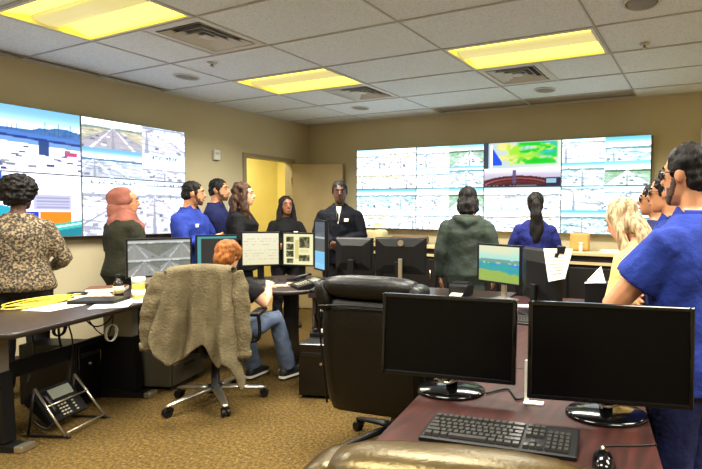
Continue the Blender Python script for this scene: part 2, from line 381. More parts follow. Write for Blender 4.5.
def feed_bridge(w, h, seed):
    rnd = random.Random(seed); u, v = grid(w, h)
    c = lerp((.88, .96, 1), (.62, .85, 1), ss(.6, 1, v))
    tr = .66 + .10 * fbm(u * 6, v * 0, 3) * (ss(.05, .12, u) * ss(.35, .28, u) + ss(.62, .7, u))
    c = lerp(c, (.18, .42, .72), (v < tr) * (.55 + .35 * fbm(u * 30, v * 30, 9)))
    for k in range(16):
        x = rnd.random(); m = (np.abs(u - x) < .003) & (v < .66 + rnd.uniform(.04, .16)) & (v > .6); c = lerp(c, (.3, .5, .7), m * .7)
    deck = .62 - .10 * u
    c = lerp(c, (.42, .62, .9), (v < deck + .05) * 1.0); c = lerp(c, (.12, .32, .66), (np.abs(v - deck + .03) < .018) * 1.0)
    c = lerp(c, (.60, .76, .95), (v < deck - .05) * .9); c = lerp(c, (.90, .90, .98), (v < deck - .12) * 1.0)
    for x in (.24, .72): c = lerp(c, (.16, .34, .62), ((np.abs(u - x) < .035) & (v < deck - .05) & (v > deck - .27)) * .9)
    for k in range(60):
        x, y = rnd.random(), rnd.uniform(.03, .40); s = .012 + .02 * (.5 - y); col = rnd.choice([(.25, .3, .45), (1, 1, 1), (.5, .52, .68), (.35, .42, .6)])
        c = lerp(c, col, ((np.abs(u - x) < s * 1.5) & (np.abs(v - y) < s * .9)) * .85)
    c = lerp(c, (.85, .35, .55), ((np.abs(u - .92) < .05) & (np.abs(v - .33) < .03)) * .9)
    c = lerp(c, (.93, .95, .80), ((np.abs(u - .55) < .12) & (np.abs(v - .16) < .06)) * .4)
    return c
def feed_slide(w, h, seed):
    u, v = grid(w, h); c = lerp((.93, .93, .99), (.88, .90, 1), u)
    c = lerp(c, (.82, .82, .92), ((np.abs(u - .78) < .14) & (np.abs(v - .55) < .12)) * .8)
    for k in range(4): c = lerp(c, (.68, .68, .80), ((np.abs(u - .78) < .12) & (np.abs(v - .47 - k * .05) < .01)) * .7)
    c = lerp(c, (.98, .66, .12), ((np.abs(u - .80) < .12) & (np.abs(v - .30) < .11)) * 1.0)
    c = lerp(c, (.10, .32, .85), ((np.abs(u - .62) < .055) & (np.abs(v - .28) < .125)) * 1.0)
    c = lerp(c, (.12, .78, .86), ((((u - .40) / .12) ** 2 + ((v - .38) / .12) ** 2) < 1) * 1.0)
    c = lerp(c, (.15, .5, .9), ((np.abs(u - .38) < .05) & (np.abs(v - .93) < .07)) * 1.0)
    c = lerp(c, (.95, .6, .3), ((np.abs(u - .12) < .10) & (np.abs(v - .92) < .05)) * .6)
    rib = v - (.06 + .16 * u * u); c = lerp(c, (.30, .85, .80), ((rib < .05)) * .9); c = lerp(c, (.85, .97, .95), (np.abs(rib - .0) < .015) * .9); c = lerp(c, (.12, .62, .70), ((rib < -.06)) * .9)
    return c
def feed_map(w, h, seed):
    u, v = grid(w, h); c = lerp((.80, .88, .90), (.88, .90, .86), u)
    n = fbm(u * 7, v * 5, 4); inside = ss(.10, .2, v) * ss(.98, .94, v) * ss(.14, .22, u) * ss(.96, .92, u)
    c = lerp(c, (.96, .93, .62), inside * ss(.32, .44, n) * .95)
    c = lerp(c, (.72, .92, .35), inside * ss(.28, .36, u) * ss(.40, .52, n))
    c = lerp(c, (.08, .85, .25), inside * ss(.42, .5, u) * ss(.34, .5, fbm(u * 6 + 4, v * 4, 8)))
    c = lerp(c, (.15, .80, .85), inside * ss(.62, .8, u) * ss(.25, .7, v) * ss(.38, .55, fbm(u * 9, v * 7, 12)) * .9)
    c = lerp(c, (.10, .42, .95), ((u > .11) & (u < .24) & (v > .12) & (v < .82 - 3.6 * (u - .11) ** 1.0 * 1.2)) * 1.0)
    c = lerp(c, (.95, .99, 1), ((np.abs(u - .10) < .012) & (v > .08) & (v < .9)) * 1.0)
    c = lerp(c, (.16, .24, .34), (u < .06) * .8)
    return c
def feed_arena(w, h, seed):
    u, v = grid(w, h); c = lerp((.74, .72, .82), (.92, .90, .94), v)
    r = np.sqrt(((u - .45) / .62) ** 2 + ((v + .18) / .80) ** 2)
    c = lerp(c, (.42, .08, .16), ((r < .98) & (v < .62)) * 1.0); c = lerp(c, (.78, .50, .55), (np.abs(r - .80) < .02) * 1.0); c = lerp(c, (.62, .28, .34), (np.abs(r - .62) < .015) * .8)
    c = lerp(c, (.45, .42, .60), ((np.abs(u - .41) < .022) & (v > .2) & (v < .9)) * .9)
    c = lerp(c, (.10, .12, .26), (v < .14) * 1.0); c = lerp(c, (.8, .82, .9), ((v < .10) & (v > .05) & (hsh(np.floor(u * 46), u * 0) > .5) & (u < .75)) * .8)
    c = lerp(c, (.10, .16, .36), ((u > .80) & (v < .5)) * 1.0); c = lerp(c, (.75, .88, .95), ((np.abs(u - .88) < .06) & (np.abs(v - .3) < .12)) * .9)
    return c
def feed_text(w, h, c, x0, y0, n, col=(.45, .5, .6)):
    u, v = grid(w, h)
    for k in range(n):
        x = x0 + k * .035
        if (k * 7) % 5 == 3: continue
        c = lerp(c, col, ((np.abs(u - x) < .012) & (np.abs(v - y0) < .03) & (hsh(np.floor(u * w), np.floor(v * h) + k) > .35)) * .8)
    return c
def quad4(W_, H_, tl, tr, bl, br, su=.5):
    out = np.zeros((H_, W_, 3)); a, b = int(W_ * su), H_ // 2
    out[b:, :a] = tl(a, H_ - b); out[b:, a:] = tr(W_ - a, H_ - b); out[:b, :a] = bl(a, b); out[:b, a:] = br(W_ - a, b)
    return out
def pic_mesh(name, w, h, img, peak=0.0):
    """a w x h sheet in the XZ plane facing -Y, one colour for each grid vertex"""
    H_, W_ = img.shape[:2]
    xs = (np.linspace(-w / 2, w / 2, W_)); zs = np.linspace(-h / 2, h / 2, H_)
    X, Z = np.meshgrid(xs, zs); co = np.stack([X.ravel(), np.zeros(X.size), Z.ravel()], 1)
    i = np.arange(W_ * H_).reshape(H_, W_); q = np.stack([i[:-1, :-1], i[:-1, 1:], i[1:, 1:], i[1:, :-1]], -1).reshape(-1, 4)
    me = bpy.data.meshes.new(name); me.from_pydata(co.tolist(), [], q.tolist()); me.update()
    ca = me.color_attributes.new('picture', 'FLOAT_COLOR', 'POINT')
    img = np.clip(img, 0, 1) ** (1.35 if peak else 1); l = np.where(img <= .04045, img / 12.92, ((img + .055) / 1.055) ** 2.4)
    if peak: l = l * (1 + peak * ss(.62, .95, l.mean(2)))[..., None]            # backlit whites run far brighter than the rest
    ca.data.foreach_set('color', np.concatenate([l.reshape(-1, 3), np.ones((W_ * H_, 1))], 1).astype(np.float32).ravel())
    return me

# ------------------------------------------------------------------ video walls
M_SCR = screen_mat('video_screen', SCREEN_GAIN)
M_BEZ = mat('panel_bezel', rgb(120, 128, 138), 0.5)
def panel(x, y, z, w, h, rz, img, label, group):
    r = thing('video_wall_panel', label, 'screen', (x, y, z), rz, group)
    MB().box((0, 0.046, 0), (w - 0.002, 0.084, h - 0.002)).build('housing', M_BLACK, r)
    b = MB()
    for s in (-1, 1): b.box((s * (w / 2 - 0.004), 0, 0), (0.004, 0.010, h - 0.002)).box((0, 0, s * (h / 2 - 0.004)), (w - 0.002, 0.010, 0.004))
    b.build('bezel', M_BEZ, r)
    s = link('screen', pic_mesh('screen', w - 0.010, h - 0.010, img, 2.0), M_SCR, r, (0, -0.001, 0))
def R(seed, **k): return lambda w, h: feed_road(w, h, seed, **k)
PALE = dict(sky=(.75, .93, 1), land=(.94, .96, .98), road=(.88, .92, .96), tree=(.70, .80, .84))
CY = dict(sky=(.55, .88, .98), land=(.82, .94, .96), road=(.86, .93, .95), tree=(.45, .66, .70))
YE = dict(sky=(.86, .95, 1), land=(.98, .96, .90), road=(.92, .93, .95), tint=(.98, .88, .55), tree=(.80, .80, .72))
GR = dict(sky=(.62, .92, .98), land=(.80, .92, .84), road=(.90, .94, .92), tree=(.22, .40, .30), tint=(.62, .82, .60))
BW, BH = 0.99, 0.545
PW, PH = 132, 74
imgs = {}
imgs[(0, 0)] = quad4(PW, PH, R(1, vx=.8, wide=.9, **PALE), R(2, hor=.75, **YE), R(3, vx=.2, **YE), R(4, vx=.7, wide=.8, **YE))
imgs[(1, 0)] = quad4(PW, PH, R(5, vx=.3, wide=.8, **PALE), R(6, hor=.7, vx=.6, **GR), R(7, **PALE), R(8, hor=.8, **CY))
imgs[(2, 0)] = quad4(PW, PH, lambda w, h: feed_map(w, h, 1), lambda w, h: feed_map(w, h, 1), lambda w, h: feed_arena(w, h, 1), lambda w, h: feed_arena(w, h, 1))
big = np.zeros((PH, PW, 3)); big[PH * 43 // 100:] = feed_map(PW, PH - PH * 43 // 100, 1); big[:PH * 43 // 100] = feed_arena(PW, PH * 43 // 100, 1)
imgs[(2, 0)] = big
imgs[(3, 0)] = quad4(PW, PH, R(9, hor=.85, vx=.1, wide=1.0, **PALE), R(10, hor=.55, vx=.2, **CY), R(11, hor=.72, vx=.5, wide=.9, **CY), R(12, hor=.62, **GR))
imgs[(0, 1)] = quad4(PW, PH, R(13, **CY), R(14, **CY), R(15, vx=.1, **YE), R(16, vx=.9, wide=.8, **PALE))
imgs[(1, 1)] = quad4(PW, PH, R(17, **PALE), R(18, **GR), R(19, vx=.2, **PALE), R(20, vx=.3, **PALE))
imgs[(2, 1)] = quad4(PW, PH, R(21, **PALE), R(22, **PALE), R(23, vx=.1, wide=.9, **PALE), R(24, hor=.7, **YE))
imgs[(3, 1)] = quad4(PW, PH, R(25, vx=.3, wide=1.0, hor=.9, **PALE), R(26, hor=.75, wide=.8, **PALE), R(27, hor=.7, **CY), R(28, hor=.7, **CY))
nm = ['leftmost', 'second from the left', 'third from the left', 'rightmost']
ex = {(2, 0): ' showing a coloured map over a red seating bowl'}
for (i, j), im in imgs.items():
    panel(-4.55 + BW * (i + .5), YB - 0.10, 2.29 - BH * (j + .5), BW, BH, 0, im,
          'wall screen of the back video wall, %s row, %s%s' % (('upper', 'lower')[j], nm[i], ex.get((i, j), ' with pale traffic camera views')), 'back video wall screens')
LW, LH = 1.02, 0.575
li = {}
li[(0, 0)] = feed_bridge(PW, PH, 4)
li[(0, 1)] = feed_slide(PW, PH, 1)
LV = dict(sky=(.82, .92, 1), land=(.93, .92, .97), road=(.86, .86, .93), tree=(.72, .76, .84))
q = quad4(PW, PH, R(31, hor=.72, wide=.7, sky=(.90, .93, .96), land=(.90, .88, .80), road=(.80, .78, .86)), R(32, hor=.95, vx=.1, wide=1.1, **LV), R(33, hor=.62, vx=.2, sky=(.55, .82, 1), land=(.86, .90, .95), tree=(.32, .52, .70)), R(34, hor=.42, **LV), .55)
li[(1, 0)] = feed_text(PW, PH, q, .62, .44, 9)
q = quad4(PW, PH, R(35, hor=.8, vx=.9, wide=.9, **LV), R(36, hor=.82, vx=.2, wide=.8, **LV), R(35, hor=.98, vx=.7, wide=1.2, **LV), R(38, hor=.98, vx=.4, wide=1.2, **LV), .58)
q[:PH * 9 // 10] = np.concatenate([feed_road(PW * 58 // 100, PH * 9 // 10, 35, hor=.80, vx=.8, wide=1.1, **LV), feed_road(PW - PW * 58 // 100, PH * 9 // 10, 36, hor=.82, vx=.2, wide=1.2, **LV)], 1)
q = feed_text(PW, PH, q, .08, .93, 12); li[(1, 1)] = feed_text(PW, PH, q, .66, .93, 9)
lab = {(0, 0): 'left wall screen, upper row, showing a blue overpass above dense traffic', (0, 1): 'left wall screen, lower row, showing coloured blocks beside the curly haired woman',
       (1, 0): 'left wall screen, upper row, near the corner, with four pale road views', (1, 1): 'left wall screen, lower row, behind the woman in the headscarf'}
for (i, j), im in li.items():
    panel(XL + 0.10, 3.67 - LW * (1.5 - i), 2.30 - LH * (j + .5), LW, LH, PI / 2, im, lab[(i, j)], 'left video wall screens')

# ------------------------------------------------------------------ wall fittings
r = thing('wall_alarm', 'small white alarm box high on the left wall beside the door', 'alarm', (XL, 4.12, 2.10), PI / 2)
MB().rbox((0, -0.022, 0), (0.085, 0.044, 0.12), 0.008).build('case', M_WHITE, r)
MB().rbox((0, -0.046, 0.02), (0.05, 0.008, 0.03), 0.003).build('lens', mat('clear_lens', rgb(200, 200, 205), 0.15), r)
r = thing('light_switch', 'white light switch plate on the left wall beside the door', 'switch', (XL, 4.33, 1.45), PI / 2)
MB().rbox((0, -0.004, 0), (0.075, 0.008, 0.118), 0.003).build('plate', M_WHITE, r)
MB().rbox((0, -0.011, 0.004), (0.012, 0.012, 0.026), 0.003).build('toggle', M_WHITE, r)
r = thing('notice_board', 'white board at the right edge of the back wall', 'board', (0.32, YB, 2.05), 0)
MB().box((0, -0.010, 0), (0.86, 0.018, 0.56)).build('sheet', M_PAPER, r)
b = MB()
for s in (-1, 1): b.box((s * 0.44, -0.013, 0), (0.02, 0.026, 0.60)).box((0, -0.013, s * 0.29), (0.86, 0.026, 0.02))
b.build('frame', M_SILVER, r)

# ------------------------------------------------------------------ worktops
DZT = 0.74
top = [(-3.34, 1.28), (-3.73, 2.22), (-3.86, 2.52), (-3.84, 2.70), (-3.70, 2.80), (-3.50, 2.83), (-3.20, 3.02), (-3.06, 3.22), (-3.10, 3.52), (-3.30, 3.90), (-4.02, 3.86), (-4.52, 3.15), (-4.66, 2.50), (-4.07, 1.00)]
cons = thing('console_desk', 'dark curved operator console desk in front of the left video wall', 'desk', (0, 0, 0))
MB().prism(bevel_poly(top, [.09, .05, .08, .08, .08, .08, .09, .1, .1, .08, .05, .05, .05, .05]), DZT - 0.034, DZT).build('worktop', M_WOODD, cons)
ed = bevel_poly(top, [.09, .05, .08, .08, .08, .08, .09, .1, .1, .08, .05, .05, .05, .05])
MB().tube([(x, y, DZT - 0.017) for x, y in ed] + [(*ed[0], DZT - 0.017)], (0.006, 0.017), 8, up=(0, 0, 1)).build('edge_band', mat('edge_band', rgb(34, 26, 22), 0.35), cons, True)
ux, uy = -0.382, 0.924                 # along the left wing
def desk_leg(px, py, rz, parent, upper=M_GREYM):
    """panel leg with a long metal foot; local x runs front to back"""
    T = Matrix.Translation((px, py, 0)) @ Matrix.Rotation(rz, 4, 'Z')
    MB().prism([(-0.10, -0.03), (0.12, -0.03), (0.12, 0.03), (-0.10, 0.03)], 0.46, DZT - 0.034, T).build('leg_upper', upper, parent)
    MB().loft([[(-0.13, -0.035, 0.05), (0.15, -0.035, 0.05), (0.15, 0.035, 0.05), (-0.13, 0.035, 0.05)], [(-0.115, -0.035, 0.46), (0.135, -0.035, 0.46), (0.135, 0.035, 0.46), (-0.115, 0.035, 0.46)]], True, T).build('leg', M_BLACK, parent)
    MB().loft([[(0.22, -0.04, 0.0), (0.22, 0.04, 0.0), (0.22, 0.04, 0.03), (0.22, -0.04, 0.03)], [(0.0, -0.045, 0.0), (0.0, 0.045, 0.0), (0.0, 0.045, 0.06), (0.0, -0.045, 0.06)],
               [(-0.38, -0.04, 0.0), (-0.38, 0.04, 0.0), (-0.38, 0.04, 0.03), (-0.38, -0.04, 0.03)]], True, T).build('foot', M_DARKM, parent)
    MB().rbox((0.235, 0, 0.02), (0.05, 0.09, 0.04), 0.008, 2, T).build('foot_cap', M_SILVER, parent)
ang = math.atan2(0.382, 0.924)
desk_leg(-3.80, 1.34, ang, cons); desk_leg(-4.02, 2.18, ang, cons)
desk_leg(-3.45, 3.30, math.radians(-60), cons, M_BLACK); desk_leg(-4.2, 3.3, math.radians(-25), cons, M_BLACK)
T = Matrix.Translation((-3.98, 1.80, 0)) @ Matrix.Rotation(math.atan2(uy, ux), 4, 'Z')
MB().box((0, 0, 0.42), (0.86, 0.025, 0.10), 0, T).build('crossbar', M_BLACK, cons)
MB().box((0.03, 0.1, 0.665), (0.80, 0.10, 0.05), 0, T).build('cable_tray', M_BLACK, cons)
# grey cabinet at the end of the left wing, behind the draped chair
r = thing('pedestal_cabinet', 'grey metal pedestal behind the chair with the draped jacket', 'cabinet', (-4.06, 2.50, 0), ang + PI / 2)
MB().rbox((0, 0, 0.31), (0.40, 0.46, 0.56), 0.01).build('body', mat('grey_green_metal', rgb(84, 80, 66), 0.5, 0.1), r)
for k in range(3): 
    q = MB().rbox((0, -0.238, 0.12 + 0.18 * k), (0.37, 0.016, 0.165), 0.005).build('drawer', MATS['grey_green_metal'], r)
    MB().rbox((0, -0.25, 0.17 + 0.18 * k), (0.12, 0.01, 0.014), 0.003).build('handle', M_DARKM, q)
for sx in (-1, 1):
    for sy in (-1, 1): MB().lathe([(0.022, 0), (0.022, 0.03)], 10, Matrix.Translation((sx * .16, sy * .18, 0))).build('caster', M_BLACK, r)
# the computer standing under the left wing
def tower(loc, rz, label, h=0.42, w=0.19, d=0.43):
    r = thing('computer_tower', label, 'computer', loc, rz, 'computer towers on the carpet')
    MB().rbox((0, 0, h / 2 + .01), (w, d, h - .02), 0.008).build('case', M_BLACK, r)
    f = MB().rbox((0, -d / 2 - 0.006, h / 2 + .01), (w - 0.01, 0.014, h - 0.03), 0.006).build('front_panel', M_GLOSS, r)
    MB().rbox((0, -d / 2 - 0.015, h - 0.08), (w - 0.05, 0.006, 0.03), 0.002).build('drive_bay', M_DARKM, f)
    MB().lathe([(0.010, 0), (0.010, 0.006)], 12, Matrix.Translation((0, -d / 2 - 0.012, h - 0.15)) @ Matrix.Rotation(PI / 2, 4, 'X')).build('power_button', M_SILVER, f)
    for sx in (-1, 1):
        for sy in (-1, 1): MB().box((sx * (w / 2 - .03), sy * (d / 2 - .04), 0.006), (0.03, 0.03, 0.012)).build('rubber_foot', M_BLACK, r)
    return r
tower((-4.23, 1.90, 0), ang + PI / 2, 'black computer tower under the left console desk', 0.45, 0.20, 0.42)
tower((-2.70, 3.02, 0), math.radians(20), 'black computer tower on the carpet behind the big leather chair', 0.42, 0.36, 0.46)

# long mahogany desk from the foreground to the middle of the room
DU = Vector((-0.216, 0.976)); DV = Vector((0.976, 0.216)); DO = Vector((-0.83, 0.97))
def dk(s, t): p = DO + DU * s + DV * t; return (p.x, p.y)
mah = thing('mahogany_desk', 'long reddish brown wooden desk in the right foreground', 'desk', (0, 0, 0))
poly = bevel_poly([dk(0, 0), dk(0, .80), dk(2.85, .80), dk(2.85, 0)], [.02, .16, .03, .03])
MB().prism(poly, DZT - 0.035, DZT).build('worktop', M_MAHOG, mah)
MB().prism([dk(.95, .0), dk(.956, .0), dk(.956, .74), dk(.95, .74)], DZT + 0.0002, DZT + 0.0012).build('seam', M_BLACK, mah)
for s0 in (0.42, 1.55, 2.78): MB().prism([dk(s0, .04), dk(s0, .70), dk(s0 + .03, .70), dk(s0 + .03, .04)], 0, DZT - 0.035).build('panel_leg', M_MAHOG, mah)
MB().prism([dk(.45, .36), dk(2.78, .36), dk(2.78, .38), dk(.45, .38)], 0.25, DZT - 0.035).build('modesty_panel', M_MAHOG, mah)

# desk under the two monitors seen from behind
mid = thing('middle_desk', 'dark desk behind the big black leather chair', 'desk', (-2.62, 3.42, 0), math.radians(8))
MB().prism(bevel_poly([(-.42, -.34), (1.19, -.34), (1.19, .34), (-.42, .34)], .03), DZT - 0.034, DZT).build('worktop', M_WOODD, mid)
for sx in (-.38, 1.14): MB().box((sx, 0, (DZT - .034) / 2), (0.03, 0.6, DZT - .034)).build('panel_leg', M_WOODD, mid)
MB().box((0.38, 0.02, 0.45), (1.49, 0.02, 0.5)).build('modesty_panel', M_WOODD, mid)

# low credenza under the back video wall
M_CREAM = mat('cream_laminate', rgb(208, 188, 140), 0.4, var=rgb(198, 176, 128), vscale=4)
cz = 1.02
cred = thing('credenza', 'low black credenza with a cream top under the back video wall', 'cabinet', (-2.2, 5.40, 0))
MB().rbox((0, 0, cz - 0.02), (5.0, 0.46, 0.04), 0.006).build('top', M_CREAM, cred)
MB().box((0, 0.01, (cz - .04) / 2 + .03), (4.94, 0.40, cz - .10)).build('body', mat('credenza_black', rgb(24, 20, 17), 0.45), cred)
MB().box((0, -0.212, cz - 0.12), (4.94, 0.02, 0.03)).build('rail', M_CREAM, cred)
for k in range(6):
    d = MB().rbox((-2.05 + .82 * k, -0.205, 0.46), (0.79, 0.02, 0.78), 0.004).build('door', MATS['credenza_black'], cred)
    MB().tube([(-1.72 + .82 * k, -0.235, 0.60), (-1.72 + .82 * k, -0.235, 0.72)], 0.006).build('handle', M_SILVER, d, True)

# ------------------------------------------------------------------ monitors
M_SCRD = screen_mat('desktop_screen', 1.0)
M_OFF = mat('dark_screen', rgb(3, 3, 4), 0.3, spec=0.15)
def monitor(label, L, Rp, z0, z1, img=None, stand='round', gloss=False, group='desktop monitors', tilt=0.0, bez=0.016, floorz=DZT, base_r=0.11, back_plate=False):
    """monitor whose screen edges stand at ground points L and R; screen faces local -Y"""
    L, Rp = Vector(L), Vector(Rp); c = (L + Rp) / 2; w = (Rp - L).length; h = z1 - z0; rz = math.atan2(Rp.y - L.y, Rp.x - L.x)
    r = thing('monitor', label, 'monitor', (c.x, c.y, floorz), rz, group)
    T = Matrix.Translation((0, 0, (z0 + z1) / 2 - floorz)) @ Matrix.Rotation(tilt, 4, 'X')
    M = M_GLOSS if gloss else M_BLACK
    f = MB()
    for s in (-1, 1):
        f.rbox((s * (w / 2 - bez / 2), 0, 0), (bez, 0.022, h), 0.004, 2, T)
        f.rbox((0, 0, s * (h / 2 - bez / 2)), (w - 2 * bez + .004, 0.022, bez), 0.004, 2, T)
    f.build('bezel', M, r)
    MB().loft([[(-w / 2 + .004, .008, -h / 2 + .004), (w / 2 - .004, .008, -h / 2 + .004), (w / 2 - .004, .008, h / 2 - .004), (-w / 2 + .004, .008, h / 2 - .004)],
               [(-w / 2 + .012, .026, -h / 2 + .012), (w / 2 - .012, .026, -h / 2 + .012), (w / 2 - .012, .026, h / 2 - .012), (-w / 2 + .012, .026, h / 2 - .012)],
               [(-w * .28, .05, -h * .26), (w * .28, .05, -h * .26), (w * .28, .05, h * .26), (-w * .28, .05, h * .26)]], True, T).build('back_shell', M_BLACK, r)
    if img is not None:
        s = link('screen', pic_mesh('screen', w - 2 * bez, h - 2 * bez, img), M_SCRD, r); s.matrix_local = T @ Matrix.Translation((0, -0.006, 0))
    else:
        MB().box((0, -0.004, 0), (w - 2 * bez + .002, 0.004, h - 2 * bez + .002), 0, T).build('screen', M_OFF, r)
    zb = z0 - floorz
    if stand == 'round':
        MB().lathe([(base_r, 0), (base_r, 0.008), (base_r * .93, 0.014), (0.03, 0.020)], 28, Matrix.Translation((0, 0.05, 0)) @ Matrix.Scale(0.78, 4, (0, 1, 0))).build('base', M_GLOSS, r, True)
        MB().tube([(0, 0.06, 0.012), (0, 0.06, zb + h * .35)], [(0.022, 0.018), (0.028, 0.014)], 12).build('neck', M_GLOSS if gloss else M_BLACK, r, True)
    elif stand == 'silver':
        MB().rbox((0, 0.05, 0.008), (0.2, 0.16, 0.014), 0.006).build('base', M_SILVER, r)
        MB().rbox((0, 0.065, (zb + h * .35) / 2), (0.05, 0.02, zb + h * .35), 0.006).build('neck', M_SILVER, r)
    elif stand == 'rect':
        MB().rbox((0, 0.05, 0.008), (0.22, 0.18, 0.014), 0.006).build('base', M_BLACK, r)
        MB().rbox((0, 0.065, (zb + h * .35) / 2), (0.06, 0.025, zb + h * .35), 0.006).build('neck', M_BLACK, r)
    if back_plate:
        MB().rbox((-0.02, 0.072, -0.02 + zb + h / 2 - h * .42), (0.035, 0.016, h * .84), 0.005).build('stand_column', M_SILVER, r)
        MB().lathe([(0.026, 0), (0.026, 0.006)], 16, Matrix.Translation((-0.02, 0.064, zb + h * .86)) @ Matrix.Rotation(-PI / 2, 4, 'X')).build('emblem', M_SILVER, r)
    return r
# pictures on the console monitors
u, v = grid(64, 40)
pa = quad4(64, 40, *[R(k, hor=.8, sky=(.55, .56, .52), land=(.46, .47, .42), road=(.62, .62, .60), tree=(.22, .25, .22), dens=10, vx=x, wide=.8) for k, x in ((51, .2), (52, .7), (53, .5), (54, .3))])
pb = lerp((.06, .07, .08), (.14, .16, .18), u); u2, v2 = u, v
pb = lerp(pb, (.28, .62, .64), ((u < .10) | (v > .93)) * 1.0); pb = lerp(pb, (.30, .34, .36), ((u > .55) & (v > .55) & (v < .8)) * .6)
pc = lerp((.93, .90, .74), (.97, .95, .84), v)
for k in range(9): pc = lerp(pc, (.76, .74, .62), ((np.abs(v - .1 - k * .09) < .012) & (hsh(np.floor(u * 40), np.floor(v * 12) + k) > .45)) * .7)
pc = lerp(pc, (.80, .78, .66), (np.abs((u * 8) % 1 - .5) < .05) * .25)
pd_ = np.ones((40, 64, 3)) * np.array((.96, .94, .74))
for (x, y, a, b) in ((.22, .82, .12, .09), (.22, .58, .12, .10), (.22, .34, .12, .10), (.22, .13, .11, .07), (.70, .72, .17, .17), (.70, .22, .18, .10)):
    pd_ = lerp(pd_, (.16, .17, .06), ((np.abs(u - x) < a) & (np.abs(v - y) < b)) * (.55 + .45 * (fbm(u * 16, v * 16, x * 9) > .45)))
pd_ = lerp(pd_, (.80, .70, .25), ((np.abs(u - .45) < .06) & (v > .2) & (v < .8)) * .5)
pd_ = lerp(pd_, (.90, .86, .62), ((np.abs(u - .70) < .15) & (np.abs(v - .45) < .06)) * .9)
ue, ve = grid(30, 56)
pe = lerp((.22, .25, .29), (.34, .38, .42), ve); pe = lerp(pe, (.45, .76, .95), (ve < .38) * 1.0); pe = lerp(pe, (.75, .80, .84), (np.abs(ve - .66) < .012) * .9); pe = lerp(pe, (.62, .85, .98), ((ve < .12)) * .7)
for k in range(6): pe = lerp(pe, (.5, .54, .58), ((np.abs(ve - .72 - k * .045) < .008) & (hsh(np.floor(ue * 20), np.floor(ve * 30)) > .4)) * .5)
uf, vf = grid(72, 46)
pf = lerp((.62, .90, .88), (.88, .93, .80), ss(.5, 1, vf)); pf = lerp(pf, (.42, .55, .50), ((vf < .60 + .05 * fbm(uf * 6, vf * 0, 2)) & (vf > .52)) * .8)
pf = lerp(pf, (.16, .66, .62), (vf < .54) * 1.0); pf = lerp(pf, (.20, .52, .88), ((vf < .5) & (vf > .30)) * ss(.35, .6, fbm(uf * 5, vf * 12, 6)) * .9)
pf = lerp(pf, (.62, .72, .30), (vf < .30 - .12 * uf + .12 * fbm(uf * 8, vf * 8, 3)) * .95); pf = lerp(pf, (.92, .92, .80), ((vf < .55) & (vf > .49)) * ss(.5, .6, fbm(uf * 20, vf * 20, 8)) * .8)
pf = lerp(pf, (.97, .88, .70), (vf > .78) * ss(.4, .6, fbm(uf * 3, vf * 4, 22)) * .6)
monitor('console monitor showing grey traffic camera views, nearest the headscarf', (-4.33, 2.40), (-4.22, 2.89), .84, 1.17, pa, 'rect')
monitor('console monitor with a teal edged dark screen behind the red haired man', (-4.20, 2.91), (-4.06, 3.24), .86, 1.19, pb, 'rect')
monitor('console monitor filled with a cream spreadsheet', (-4.05, 3.26), (-3.83, 3.53), .88, 1.215, pc, 'rect')
monitor('console monitor showing small dark pictures on yellow', (-3.81, 3.54), (-3.47, 3.62), .88, 1.21, pd_, 'rect')
monitor('tall portrait monitor with a light blue block at the end of the console', (-3.45, 3.60), (-3.20, 3.48), .86, 1.335, pe, 'rect')
monitor('monitor showing a green and blue landscape on the mahogany desk', (-1.67, 3.52), (-1.25, 3.38), .875, 1.18, pf, 'silver')
monitor('black monitor turned away beside the landscape screen, holding a clipped sheet', (-0.83, 2.97), (-1.19, 3.30), .82, 1.18, None, 'rect')
monitor('dark monitor seen from behind, beside the portrait monitor', (-2.66, 3.47), (-3.02, 3.41), .90, 1.19, None, 'rect')
monitor('larger dark monitor seen from behind with a pale stand column', (-2.18, 3.57), (-2.62, 3.45), .89, 1.20, None, 'rect', back_plate=True)
m1 = monitor('switched off black monitor left of the other, in the foreground behind the keyboard', (-1.105, 1.50), (-0.605, 1.60), .745 + .06, 1.105, None, 'round', True, 'foreground monitors', math.radians(-3), base_r=0.13)
m2 = monitor('switched off black monitor in front of the man with folded arms', (-0.535, 1.52), (-0.033, 1.655), .745 + .055, 1.12, None, 'round', True, 'foreground monitors', math.radians(-3), base_r=0.135)
M_RED = mat('red_tint', rgb(150, 60, 50), 0.2)
for m_, w in ((m1, .51), (m2, .508)):
    MB().rbox((0, -0.012, 0.070), (0.045, 0.004, 0.006), 0.001).build('logo_plate', mat('logo_grey', rgb(120, 120, 124), 0.4), m_)
    MB().tube(sm([(-0.035, 0.005, 0.058), (0, -0.004, 0.048), (0.035, 0.005, 0.058)]), 0.006).build('neck_trim', MATS['silver_metal'], m_, True)

